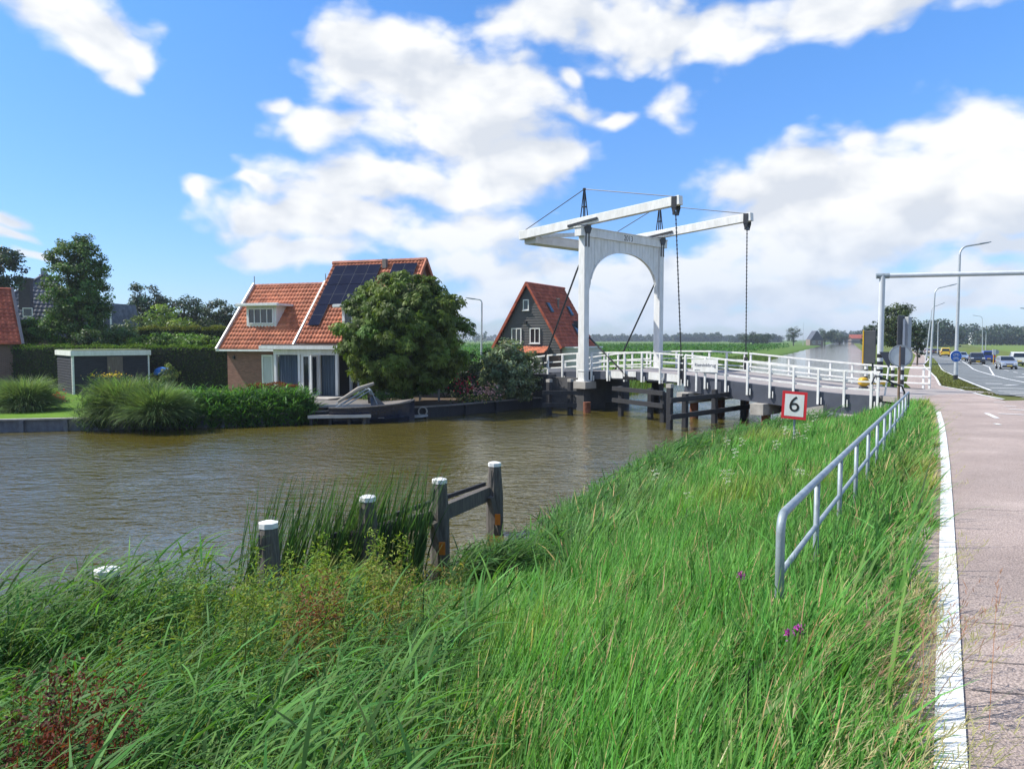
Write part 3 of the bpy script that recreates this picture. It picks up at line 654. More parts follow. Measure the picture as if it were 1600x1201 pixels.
# ------------------------------------------------------------------ tubular handrail
HR = [(1.63+.565*(y-4.6), y) for y in np.linspace(4.6, 20.4, 13)]
def hz(y): return zp(y)+.63
hr = thing('handrail', 'grey galvanised tube handrail running up the grass verge beside the path', 'handrail', (HR[0][0], HR[0][1], float(zp(4.6))-.2))
top = [Vector((x, y, float(hz(y)))) for x, y in HR]
d0 = (top[1]-top[0]).normalized(); pts = [Vector((HR[0][0], HR[0][1], -.45))]
for k in range(7):
    t = k/6*PI/2; pts.append(top[0]+Vector((0,0,-.11))+d0*.11*(1-math.cos(t))+Vector((0,0,.11*math.sin(t))))
mb = MB(); mb.tube(pts+top[1:]+[top[-1]+d0*.1+Vector((0,0,-.05)), top[-1]+d0*.14+Vector((0,0,-.5))], .027, 14); lp(mb, 'top_rail', M_GALV, hr, smooth=True)
mb = MB(); mb.tube([p+Vector((0,0,-.36)) for p in top], .019, 12); lp(mb, 'lower_rail', M_GALV, hr, smooth=True)
for p in top[1:-1]:
    mb = MB(); mb.tube([p+Vector((0,0,-1.0)), p+Vector((0,0,-.01))], .022, 12); lp(mb, 'post', M_GALV, hr, smooth=True)
# ------------------------------------------------------------------ speed sign "6" in the bank grass
M_SIGNRED = mat('sign_red', (.62, .02, .03), .4, .08, 4)
sp = at(1241, 633, 19.5); nrm = Vector((-.42, -.9, .0)).normalized(); rt = Vector((.9, -.42, 0)).normalized(); rt = (rt+Vector((0,0,-.06))).normalized(); up_ = Vector((.05, .02, 1)).normalized()
gz = zg1(sp.x, sp.y)
s6 = thing('speed_sign', 'square white sign reading 6 with red border standing in the bank grass', 'sign', (sp.x, sp.y, gz))
def face(c, w, h, d=.02): 
    return [c+rt*a*w/2+up_*b*h/2 for a, b in ((-1,-1),(1,-1),(1,1),(-1,1))]
nz = rt.cross(up_).normalized()
mb = MB(); mb.prism(face(sp, .60, .70), -nz*.03); pl = lp(mb, 'plate', M_SIGNRED, s6)
mb = MB(); mb.prism(face(sp+nz*.003, .46, .56), -nz*.002); lp(mb, 'white_field', M_WHITE, s6, pl)
text('numeral', '6', .56, M_BLK, pl, sp+nz*.006-s6.location+up_*.01, rt, up_, .003)
mb = MB(); mb.tube([Vector((sp.x, sp.y, gz-.3))-nz*.06, sp-nz*.06+up_*.3], .028, 8); lp(mb, 'post', M_GALV, s6)
# ------------------------------------------------------------------ houses on the far bank
def tilemat(name, c1, c2):
    m = mat(name, c1, .62, .25, 1.4, col2=c2, bump=.25, bscale=12, spec=.3); nt = m.node_tree; b = nt.nodes['Principled BSDF']
    vo = nod(nt, 'ShaderNodeTexVoronoi'); vo.inputs['Scale'].default_value = 3.4; tcn = [n for n in nt.nodes if n.type == 'TEX_COORD'][0]; nt.links.new(tcn.outputs['Object'], vo.inputs['Vector'])
    hs = nod(nt, 'ShaderNodeHueSaturation'); old = b.inputs['Base Color'].links[0].from_socket; nt.links.new(old, hs.inputs['Color'])
    sp_ = nod(nt, 'ShaderNodeSeparateColor'); nt.links.new(vo.outputs['Color'], sp_.inputs[0]); mr = nod(nt, 'ShaderNodeMapRange'); mr.inputs[3].default_value = .72; mr.inputs[4].default_value = 1.22; nt.links.new(sp_.outputs[0], mr.inputs[0]); nt.links.new(mr.outputs[0], hs.inputs['Value'])
    nt.links.new(hs.outputs[0], b.inputs['Base Color']); return m
M_TILE = tilemat('orange_clay_tile', (.47, .13, .06), (.58, .20, .10)); M_TILE2 = tilemat('red_clay_tile', (.40, .08, .042), (.50, .125, .065)); M_TILE3 = tilemat('grey_glazed_tile', (.07, .08, .105), (.13, .145, .18))
M_BRICK = brickmat('brown_brick', (.20, .075, .052), (.29, .12, .085), (.24, .19, .16)); M_BRICKD = brickmat('dark_brick', (.12, .06, .05), (.17, .085, .07), (.2, .17, .15))
M_BOARD = mat('black_boarding', (.042, .043, .052), .75, .3, 3, spec=.15, bump=.3, stretch=(1, 1, 8)); M_BOARD2 = mat('grey_black_boarding', (.075, .073, .072), .6, .25, 3, bump=.3, stretch=(1, 1, 8))
def glassmat(name, col=(.02, .026, .032)):
    m = bpy.data.materials.new(name); m.use_nodes = True; b = m.node_tree.nodes['Principled BSDF']; b.inputs['Base Color'].default_value = c4(col); b.inputs['Roughness'].default_value = .04; b.inputs['Specular IOR Level'].default_value = .8; return m
M_GLASS = glassmat('window_glass'); M_CURT = mat('blue_grey_curtain', (.09, .13, .17), .8, .3, 2, stretch=(7, 7, .2))
M_NET = mat('white_net_curtain', (.5, .52, .52), .9, .15, 4, stretch=(8, 8, .4))
M_SOLAR = mat('solar_cell', (.012, .016, .036), .85, .15, 2, spec=.02); M_SFRAME = mat('aluminium_frame', (.12, .13, .145), .85, .1, 5, spec=.1)
M_FLATROOF = mat('roofing_felt', (.12, .1, .09), .9, .2, 2)
M_RIDGE = tilemat('ridge_tile', (.36, .11, .06), (.46, .16, .09))
UP = Vector((0, 0, 1))
def pantiles(name, o, eu, ev, wid, leng, material, root, parent=None, tw=.24, row=.33, amp=.055, clip=None):
    """wavy tile field: o eave corner, eu along the eave, ev up the slope (unit vectors); clip(u,v)->keep"""
    n = eu.cross(ev).normalized(); n = -n if n.z < 0 else n
    nu = max(2, int(round(wid/tw)))*4; nv = max(1, int(round(leng/row)))
    us = np.linspace(0, wid, nu+1); V = []; Q = []
    hgt = amp*(np.array([0, .9, 1, .35]*(nu//4)+[0]))
    o3, eu3, ev3, n3 = [np.array(q) for q in (o, eu, ev, n)]
    off = np.array(root.location)
    for r in range(nv):
        v0 = leng*r/nv; v1 = leng*(r+1)/nv+.03
        for v, lift in ((v0, .055), (v1, .012)):
            V.append(o3+eu3*us[:, None]+ev3*v+n3*(hgt[:, None]+lift))
        b = 2*r*(nu+1)
        for k in range(nu):
            uc, vc = us[k], (v0+v1)/2
            if clip is None or clip(uc, vc): Q.append((b+k, b+k+1, b+nu+2+k, b+nu+1+k))
        # front lip
        V.append(o3+eu3*us[:, None]+ev3*(v0-.002)+n3*(hgt[:, None]*.0-.0)); V.append(o3+eu3*us[:, None]+ev3*v0+n3*(hgt[:, None]+.055))
    # reorder: lips are stored after both rows, so rebuild simply
    V = []; Q = []
    for r in range(nv):
        v0 = leng*r/nv; v1 = leng*(r+1)/nv+.03; b = len(V)*(nu+1)
        V.append(o3+eu3*us[:, None]+ev3*v0+n3*(hgt[:, None]*.3)); V.append(o3+eu3*us[:, None]+ev3*v0+n3*(hgt[:, None]+.04)); V.append(o3+eu3*us[:, None]+ev3*v1+n3*(hgt[:, None]+.012))
        for k in range(nu):
            if clip is None or clip(us[k], (v0+v1)/2):
                for s in (0, 1): Q.append((b+s*(nu+1)+k, b+s*(nu+1)+k+1, b+(s+1)*(nu+1)+k+1, b+(s+1)*(nu+1)+k))
    ob = npmesh(name, np.concatenate(V)-off, np.array(Q), None, material, parent or root); return ob
def window(root, c, ex, w, h, nrm, name='window', panes=2, rows=1, frame=None, glass=None, fr=.07, parent=None, deep=.06, sill=True):
    """c = centre on the wall plane, ex = horizontal axis, nrm = outward normal"""
    frame = frame or M_WHITE; glass = glass or M_GLASS; ax = (ex, nrm, UP)
    mb = MB(); mb.box(c+nrm*deep*.35, (w-fr*.5, .02, h-fr*.5), ax); win = lp(mb, name, glass, root, parent)
    mb = MB()
    for s in (-1, 1): mb.box(c+ex*s*(w/2-fr/2)+nrm*deep*.5, (fr, deep+.04, h), ax)
    for s in (-1, 1): mb.box(c+UP*s*(h/2-fr/2)+nrm*deep*.5, (w-2*fr, deep+.03, fr), ax)
    for k in range(1, panes): mb.box(c+ex*(w*k/panes-w/2)+nrm*deep*.5, (fr*.8, deep+.02, h-2*fr), ax)
    for k in range(1, rows): mb.box(c+UP*(h*k/rows-h/2)+nrm*deep*.5, (w-2*fr, deep+.01, fr*.55), ax)
    lp(mb, 'frame', frame, root, win)
    if sill:
        mb = MB(); mb.box(c-UP*(h/2+.03)+nrm*.07, (w+.1, .18, .05), ax); lp(mb, 'sill', frame, root, win)
    return win
HX = Vector((.94, -.342, 0)).normalized(); HY = Vector((.342, .94, 0)).normalized(); HO = Vector((-17.94, 47, GARDEN)); HAX = (HX, HY, UP)
def H(s, n, z): return Vector((HO.x, HO.y, 0))+HX*s+HY*n+UP*z
house = thing('house', 'brick house with orange tiled roofs, solar panels and a white garden room by the canal', 'house', tuple(HO))
FL = -1.47
# walls
mb = MB(); mb.prism([H(.35, .35, -1.7), H(.35, 6.65, -1.7), H(.35, 6.65, 1.2), H(.35, 3.5, 4.75), H(.35, .35, 1.2)], HX*5.34); lp(mb, 'wall', M_BRICK, house, uvw=True)
mb = MB(); mb.prism([H(5.7, .3, -1.7), H(5.7, 7.7, -1.7), H(5.7, 7.7, 1.55), H(5.7, 4, 6.1), H(5.7, .3, 1.55)], HX*6.25); lp(mb, 'wall', M_BRICKD, house, uvw=True)
# roofs
def slope(p0, p1): d = (p1-p0); return d.normalized(), d.length
ev, ln = slope(H(0, 0, 1.06), H(0, 3.5, 5.1)); low = pantiles('roof', H(.0, 0, 1.06), HX, ev, 5.28, ln, M_TILE, house)
evb, lnb = slope(H(0, 7, 1.06), H(0, 3.5, 5.1)); pantiles('rear_tiles', H(.0, 7, 1.06), HX, evb, 5.28, lnb, M_TILE, house, low)
ev2, ln2 = slope(H(0, -.05, 1.42), H(0, 4, 6.4)); tall = pantiles('roof', H(5.66, -.05, 1.42), HX, ev2, 6.44, ln2, M_TILE, house)
ev2b, ln2b = slope(H(0, 8.05, 1.42), H(0, 4, 6.4)); pantiles('rear_tiles', H(5.66, 8.05, 1.42), HX, ev2b, 6.44, ln2b, M_TILE, house, tall)
mb = MB()
for k in range(16): mb.tube([H(.05+k*.34, 3.5, 5.1), H(.05+k*.34+.35, 3.5, 5.13)], [.12, .105], 8)
lp(mb, 'ridge_cap', M_RIDGE, house, low)
mb = MB()
for k in range(20): mb.tube([H(5.62+k*.327, 4, 6.42), H(5.62+k*.327+.335, 4, 6.45)], [.14, .12], 8)
lp(mb, 'ridge_cap', M_RIDGE, house, tall)
# verge boards (white on the low wing), thin finials, gutter
nlo = HX.cross(ev).normalized()
for s in (-.03, 5.38):
    mb = MB(); mb.bar(H(s, -.12, 1.0), H(s, 3.5, 5.2), .10, .30, up=nlo); mb.bar(H(s, 7.1, 1.0), H(s, 3.5, 5.2), .10, .24, up=nlo); lp(mb, 'verge_board', M_WHITE, house, low)
    mb = MB(); mb.tube([H(s, 3.5, 5.2), H(s, 3.5, 5.75)], .03, 6); lp(mb, 'finial', M_GALV, house, low)
mb = MB(); mb.bar(H(-.1, -.08, .99), H(5.5, -.08, .99), .14, .11); lp(mb, 'gutter', M_WHITE, house, low)
mb = MB(); mb.bar(H(12.15, .0, 1.45), H(12.15, 4, 6.45), .1, .2); mb.bar(H(12.15, 8.0, 1.45), H(12.15, 4, 6.45), .1, .2); lp(mb, 'verge_tiles', M_TILE, house, tall)
mb = MB(); mb.box(H(9.55, 3.6, 6.25), (.25, .25, .55), HAX); lp(mb, 'vent_pipe', M_BRICKD, house, tall)
# dormers
def dormer(s0, s1, z0, z1, n0, panes, roofw, parent, rows):
    mb = MB(); back = 2.6
    mb.box(H((s0+s1)/2, n0+back/2, (z0+z1)/2), (s1-s0, back, z1-z0), HAX); d = lp(mb, 'dormer', M_WHITE, house)
    mb = MB(); mb.box(H((s0+s1)/2, n0+back/2-.25, z1+.075), (s1-s0+2*roofw, back+.5, .13), HAX); mb.box(H((s0+s1)/2, n0-.36, z1+.07), (s1-s0+2*roofw+.06, .04, .2), HAX); lp(mb, 'dormer_roof', M_WHITE, house, d)
    w = s1-s0-.34; window(house, H((s0+s1)/2, n0-.005, (z0+z1)/2+.02), HX, w, z1-z0-.3, -HY, 'dormer_window', panes, rows, parent=d, sill=False)
    return d
def n_at(z): return (z-1.06)/(5.1-1.06)*3.5
dormer(1.22, 3.42, 2.42, 3.68, n_at(2.42)-.06, 4, .42, low, 1)
def n_at2(z): return (z-1.42)/(6.4-1.42)*4.05-.05
dormer(8.35, 9.75, 2.35, 3.5, n_at2(2.35)-.06, 2, .32, tall, 1)
# solar panels on the tall roof
n2 = HX.cross(ev2).normalized(); n2 = n2 if n2.z > 0 else -n2
def solar(s, v, w, l):
    c = H(5.5, -.05, 1.42)+HX*(s-5.5+w/2)+ev2*(v+l/2)+n2*.15; ax = (HX, ev2, n2)
    mb = MB(); mb.box(c, (w-.02, l-.02, .035), ax); f_ = lp(mb, 'solar_panel', M_SFRAME, house)
    mb = MB()
    for a in range(2):
        mb.box(c+ev2*(l*(a-.5)*.5)+n2*.003, (w-.04, l/2-.018, .036), ax)
    lp(mb, 'cell_sheet', M_SOLAR, house, f_)
vt = ln2-.32
for k in range(4): solar(6.0+k*.82, vt-1.62, .82, 1.6)
for k in range(4): solar(6.0+k*.82-.02, vt-3.24, .82, 1.6)
solar(5.98, vt-4.86, .82, 1.6)
for k in range(2): solar(10.1+k*.82, vt-1.3, .82, 1.28)
# French doors in the low wing and the front glazing behind the tree
def glazed(s0, s1, n, z0, z1, panes, nm, gl=M_GLASS): return window(house, H((s0+s1)/2, n, (z0+z1)/2), HX, s1-s0, z1-z0, -HY, nm, panes, 1, glass=gl, fr=.1, deep=.05, sill=False)
glazed(2.95, 3.75, .34, FL, .72, 1, 'window', M_NET); glazed(3.8, 5.25, .33, FL, .72, 2, 'garden_door')
for k in range(3): glazed(9.6+k*.85, 9.6+k*.85+.82, .28, FL, .85, 1, 'window')
# garden room: white frame, flat roof, curtains
SR0, SR1, NF = 5.2, 9.48, -1.6
sr = MB()
for s in (SR0+.12, SR0+1.72, SR0+1.9, SR0+3.0, SR1-.12): sr.box(H(s, NF+.1, (FL+1.05)/2), (.16 if s not in (SR0+1.9,) else .08, .16, 1.05-FL), HAX)
for s in (SR0+.12, SR1-.12): sr.box(H(s, -.1, (FL+1.05)/2), (.14, .14, 1.05-FL), HAX)
sr.box(H((SR0+SR1)/2, NF+.1, .93), (SR1-SR0, .15, .3), HAX); sr.box(H(SR1-.12, -.75, .93), (.15, 1.3, .3), HAX); sr.box(H(SR0+.12, -.75, .93), (.15, 1.3, .3), HAX)
room = lp(sr, 'garden_room', M_WHITE, house, bevel=.008)
mb = MB(); mb.box(H((SR0+SR1)/2-.25, (NF+.3)/2-.15, 1.2), (SR1-SR0+.9, 2.3, .2), HAX); lp(mb, 'fascia', M_WHITE, house, room)
mb = MB(); mb.box(H((SR0+SR1)/2-.25, (NF+.3)/2-.12, 1.33), (SR1-SR0+.7, 2.2, .07), HAX); lp(mb, 'flat_roof', M_FLATROOF, house, room)
def pleats(s0, s1, n, z0, z1, m):
    mb = MB(); k = int((s1-s0)/.05); pr = None
    for i in range(k+1):
        q = (s0+(s1-s0)*i/k, n+.05*math.sin(i*1.9)+.02*math.sin(i*.7))
        if pr: mb.quad(H(pr[0], pr[1], z0), H(q[0], q[1], z0), H(q[0], q[1], z1), H(pr[0], pr[1], z1))
        pr = q
    return lp(mb, 'curtain', m, house, room, fixn=False)
pleats(SR0+.2, SR0+1.66, NF+.3, FL, .8, M_CURT); pleats(SR0+3.05, SR1-.2, NF+.3, FL, .8, M_CURT)
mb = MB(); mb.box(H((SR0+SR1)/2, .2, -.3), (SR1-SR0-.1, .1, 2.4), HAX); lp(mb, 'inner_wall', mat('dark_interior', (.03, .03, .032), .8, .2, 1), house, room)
for s0, s1 in ((SR0+1.92, SR0+2.45), (SR0+2.5, SR0+2.98)):
    if s0 < SR0+2.2: window(house, H((s0+s1)/2, NF+.1, (FL+.78)/2), HX, s1-s0, .78-FL, -HY, 'glass_door', 1, 1, fr=.09, parent=room, sill=False)
mb = MB(); a0 = H(SR0+2.98, NF, FL); dd = (-HY*.92-HX*.12).normalized(); 
dw = .55; c0 = a0+dd*dw/2+UP*((.78-FL)/2); window(house, c0, dd, dw, .78-FL, dd.cross(UP), 'open_door', 1, 1, fr=.09, parent=room, sill=False)
mb = MB(); mb.box(H(7.2, -2.3, FL-.1), (5.6, 2.2, .16), HAX); lp(mb, 'terrace_step', M_CONC, house)
mb = MB(); mb.box(H(.9, .3, .55), (.1, .14, .2), HAX); lp(mb, 'wall_lamp', M_BLACK, house)
# ------------------------------------------------------------------ black boarded gable house beyond the bridge
GX2 = Vector((.89, -.455, 0)).normalized(); GY2 = Vector((.455, .89, 0)).normalized(); GO = Vector((1.22, 65, 0)); GAX = (GX2, GY2, UP)
def G(s, n, z): return GO+GX2*s+GY2*n+UP*z
bh = thing('boarded_house', 'steep gabled house with black boarded front and deep red tiled roof', 'house', (GO.x, GO.y, GARDEN))
zr_, ze, hw_, dp_ = 6.35, .95, 3.2, 8.0
mb = MB(); mb.prism([G(-2.95, .25, GARDEN), G(2.95, .25, GARDEN), G(2.95, .25, 1.05), G(0, .25, 6.05), G(-2.95, .25, 1.05)], GY2*(dp_-.5)); lp(mb, 'wall', M_BRICKD, bh, uvw=True)
mb = MB(); k = 26; pitch = (6.1-.3)/k
for i in range(k):
    z = .3+pitch*i
    def hwz(zz): return min(3.0, max(0.04, (6.2-zz)/(6.2-ze)*3.08))
    a, b = hwz(z), hwz(z+pitch)
    mb.hexa([G(-a, .19, z), G(a, .19, z), G(a, .25, z), G(-a, .25, z), G(-b, .225, z+pitch), G(b, .225, z+pitch), G(b, .25, z+pitch), G(-b, .25, z+pitch)])
lp(mb, 'boarding', M_BOARD2, bh)
eva, lna = slope(G(hw_, 0, ze), G(0, 0, zr_)); rf = pantiles('roof', G(hw_, 0, ze)-GY2*.05, GY2, eva, dp_, lna, M_TILE2, bh, tw=.25, row=.36)
evc, lnc = slope(G(-hw_, 0, ze), G(0, 0, zr_)); pantiles('far_tiles', G(-hw_, 0, ze)-GY2*.05, GY2, evc, dp_, lnc, M_TILE2, bh, rf, tw=.25, row=.36)
mb = MB()
for k in range(22): mb.tube([G(0, -.08+k*.37, zr_), G(0, -.08+k*.37+.38, zr_+.03)], [.14, .12], 8)
lp(mb, 'ridge_cap', M_TILE2, bh, rf)
mb = MB(); mb.bar(G(-hw_-.05, -.07, ze-.05), G(0, -.07, zr_+.05), .1, .2); mb.bar(G(hw_+.05, -.07, ze-.05), G(0, -.07, zr_+.05), .1, .2); lp(mb, 'verge_tiles', M_TILE2, bh, rf)
for s, z, w, h, p in ((-1.02, 1.95, .95, 1.3, 2), (.72, 1.95, .95, 1.3, 2), (-.12, 4.55, .55, .9, 1)): window(bh, G(s, .19, z), GX2, w, h, -GY2, 'window', p, 1, fr=.085)
mb = MB(); mb.box(G(-.15, .12, 3.1), (.16, .2, .2), GAX); lp(mb, 'wall_lamp', M_BLACK, bh)
na_ = eva.cross(GY2).normalized(); na_ = na_ if na_.z > 0 else -na_
for n_, v_, w_, l_ in ((1.9, 3.9, .62, .95), (6.1, 3.7, .62, .95), (5.2, 1.7, .75, 1.25)):
    c = G(hw_, 0, ze)+GY2*n_+eva*v_+na_*.12; ax = (GY2, eva, na_)
    mb = MB(); mb.box(c, (w_, l_, .12), ax); sk = lp(mb, 'skylight', M_DGREY, bh); mb = MB(); mb.box(c+na_*.02, (w_-.16, l_-.16, .12), ax); lp(mb, 'pane', M_GLASS, bh, sk)
mb = MB(); mb.box(G(1.75, 6.6, 2.55), (1.5, 1.9, 1.5), GAX); dm = lp(mb, 'dormer', M_DGREY, bh); mb = MB(); mb.box(G(2.52, 6.6, 2.6), (.04, 1.5, 1.0), GAX); lp(mb, 'dormer_window', M_GLASS, bh, dm)
mb = MB(); mb.tube([G(1.2, 3.9, 4.2), G(1.2, 3.9, 5.15)], .09, 8); mb.box(G(1.2, 3.9, 5.2), (.28, .28, .12), GAX); lp(mb, 'flue', M_BRICKD, bh, rf)
# porch roof before the gable and low white extension
evp, lnp = slope(G(0, -1.15, .65), G(0, .2, 1.15)); pr_ = pantiles('porch_roof', G(-.9, -1.15, .5), GX2, evp, 3.0, lnp+.35, M_TILE, bh, tw=.26, row=.33)
mb = MB(); mb.box(G(.6, -.45, -.65), (2.7, 1.2, 2.0), GAX); lp(mb, 'porch', M_BOARD2, bh)
mb = MB(); mb.box(G(3.6, 3.6, -.2), (1.5, 5.6, 2.2), GAX); ex_ = lp(mb, 'side_extension', mat('cream_render', (.55, .53, .48), .9, .1, 2), bh); mb = MB(); mb.box(G(3.6, 3.6, .97), (1.7, 5.8, .12), GAX); lp(mb, 'flat_roof', M_WHITE, bh, ex_)
# ------------------------------------------------------------------ grey tiled farmhouse at the back
KO = Vector(at(72, 520, 84)); KO.z = GARDEN; KX = Vector((.97, .24, 0)).normalized(); KY = Vector((-.24, .97, 0)).normalized(); KAX = (KX, KY, UP)
def K_(s, n, z): return Vector((KO.x, KO.y, 0))+KX*s+KY*n+UP*z
fh = thing('farmhouse', 'square farmhouse under a tall pyramid roof of grey glazed tiles with a chimney', 'house', tuple(KO))
mb = MB(); mb.box(K_(0, 0, .1), (12.6, 12.6, 3.6), KAX); lp(mb, 'wall', M_BRICKD, fh, uvw=True)
zt_, ze_, hb = 8.6, 1.75, 6.9; first = None
for (a, b) in (((-hb, -hb), (hb, -hb)), ((hb, -hb), (hb, hb)), ((hb, hb), (-hb, hb)), ((-hb, hb), (-hb, -hb))):
    p = K_(a[0], a[1], ze_); q = K_(b[0], b[1], ze_); eu = (q-p).normalized(); mid = (p+q)/2; apx = K_(0, 0, zt_); ev_ = (apx-mid); L2 = ev_.length; ev_ = ev_.normalized(); wd_ = (q-p).length
    t = pantiles('roof' if first is None else 'roof_side', p, eu, ev_, wd_, L2, M_TILE3, fh, first, tw=.42, row=.6, amp=.06, clip=lambda u, v, w=wd_, L=L2: min(u, w-u) > v/L*w/2-.25)
    first = first or t
mb = MB()
for a in ((-hb, -hb), (hb, -hb), (hb, hb), (-hb, hb)): mb.tube([K_(a[0], a[1], ze_+.08), K_(0, 0, zt_+.08)], .16, 8)
lp(mb, 'hip_cap', M_TILE3, fh, first)
mb = MB(); mb.box(K_(0, 0, zt_+.25), (.5, .5, .9), KAX); lp(mb, 'top_chimney', M_GALV, fh, first)
cp_ = at(40, 450, 79); mb = MB(); mb.box(Vector((cp_.x, cp_.y, 6.2)), (1.05, .9, 3.1), KAX); mb.box(Vector((cp_.x, cp_.y, 7.8)), (1.25, 1.1, .2), KAX); lp(mb, 'chimney', mat('dark_chimney_brick', (.05, .045, .05), .9, .25, 4), fh)
wc = at(53, 489, 79.2); window(fh, Vector((wc.x, wc.y-1.0, wc.z)), KX, .9, .9, (-KY+UP*.9).normalized(), 'roof_window', 1, 1, sill=False)
# wing with white verges to the far side of the tree
mb = MB(); wq_ = at(176, 515, 80); 
mb.prism([Vector((wq_.x-2.4, 79, GARDEN)), Vector((wq_.x+.35, 79, GARDEN)), Vector((wq_.x+.35, 79, 2.2)), Vector((wq_.x-.3, 79, 5.4)), Vector((wq_.x-2.4, 79, 5.0))], (.3, 6, 0)); wg = lp(mb, 'side_wing', M_TILE3, fh)
mb = MB()
for dx in (-.35, .42): mb.bar(Vector((wq_.x+dx, 78.9, 1.2)), Vector((wq_.x+dx, 78.9, 5.5)), .16, .12)
lp(mb, 'white_verge', M_WHITE, fh, wg)
# ------------------------------------------------------------------ red roof corner at the edge of the picture
DX = Vector((.766, .643, 0)); DY = Vector((-.643, .766, 0)); DO = Vector(at(34, 538, 52)); DAX = (DX, DY, UP)
def D_(s, n, z): return Vector((DO.x, DO.y, 0))+DX*s+DY*n+UP*z
dh = thing('cottage', 'cottage with a red pantile roof and grey verge beside the hedge', 'house', (DO.x, DO.y, GARDEN))
ze = DO.z; zr2 = at(5, 453, 55).z
mb = MB(); mb.prism([D_(-.4, .3, GARDEN), D_(-.4, 7.6, GARDEN), D_(-.4, 7.6, ze), D_(-.4, 4, zr2-.35), D_(-.4, .3, ze)], -DX*9); lp(mb, 'wall', M_BRICKD, dh, uvw=True)
evd, lnd = slope(D_(0, 0, ze), D_(0, 4, zr2)); r1 = pantiles('roof', D_(-10, 0, ze), DX, evd, 10, lnd, M_TILE2, dh, tw=.3, row=.38, amp=.045)
evd2, lnd2 = slope(D_(0, 8, ze), D_(0, 4, zr2)); pantiles('rear_tiles', D_(-10, 8, ze), DX, evd2, 10, lnd2, M_TILE2, dh, r1)
mb = MB(); mb.bar(D_(.06, -.1, ze-.05), D_(.06, 4, zr2+.1), .16, .3); mb.bar(D_(.06, 8.1, ze-.05), D_(.06, 4, zr2+.1), .16, .3); lp(mb, 'verge_board', M_FASCIA, dh, r1)
mb = MB(); mb.tube([D_(-10, 4, zr2+.02), D_(0, 4, zr2+.02)], .13, 8); lp(mb, 'ridge_cap', M_TILE2, dh, r1)
for s_ in (-2.2, -5.4): window(dh, D_(s_, .29, -.1), DX, 1.3, 1.3, -DY, 'window', 2, 1)
# ------------------------------------------------------------------ black shed
SX = Vector((.766, .643, 0)); SY = Vector((-.643, .766, 0)); SO = Vector((-25.9, 45.2, 0)); SAX = (SX, SY, UP)
def Sh(s, n, z): return SO+SX*s+SY*n+UP*z
shed = thing('shed', 'black boarded garden shed with white fascia and green roof on the lawn', 'shed', (SO.x, SO.y, GARDEN))
mb = MB()
mb.box(Sh(2.15, 2.4, -.45), (4.16, 4.66, 2.3), SAX)
for i in range(14):
    z = -1.6+.165*i
    mb.hexa([Sh(0, .1, z), Sh(0, 4.7, z), Sh(.05, 4.7, z), Sh(.05, .1, z), Sh(.045, .1, z+.165), Sh(.045, 4.7, z+.165), Sh(.06, 4.7, z+.165), Sh(.06, .1, z+.165)])
    mb.hexa([Sh(.1, 0, z), Sh(4.2, 0, z), Sh(4.2, .05, z), Sh(.1, .05, z), Sh(.1, .045, z+.165), Sh(4.2, .045, z+.165), Sh(4.2, .06, z+.165), Sh(.1, .06, z+.165)])
wl_ = lp(mb, 'wall', M_BOARD, shed)
mb = MB(); mb.box(Sh(2.13, 2.35, .82), (4.42, 4.95, .3), SAX); fa = lp(mb, 'fascia', M_WHITE, shed, bevel=.01)
mb = MB(); mb.box(Sh(2.13, 2.35, .99), (4.25, 4.8, .06), SAX); lp(mb, 'roof', mat('sedum_roof', (.09, .15, .03), .95, .5, 3, bump=1, bscale=10, col2=(.2, .24, .12)), shed)
for s, n in ((.06, .06), (4.22, .06)):
    mb = MB(); mb.box(Sh(s, n-.03, -.45), (.09, .08, 2.3), SAX); mb.box(Sh(s-.05, n+.04, -.45), (.04, .09, 2.3), SAX); lp(mb, 'corner_post', M_WHITE2, shed)
mb = MB(); mb.box(Sh(2.3, -.03, -.15), (.85, .06, 1.5), SAX)
for k in range(6): mb.box(Sh(1.95+.14*k, -.065, -.15), (.12, .02, 1.45), SAX)
lp(mb, 'hatch', mat('bare_brown_timber', (.16, .125, .105), .8, .25, 4, stretch=(4, 4, .5)), shed)
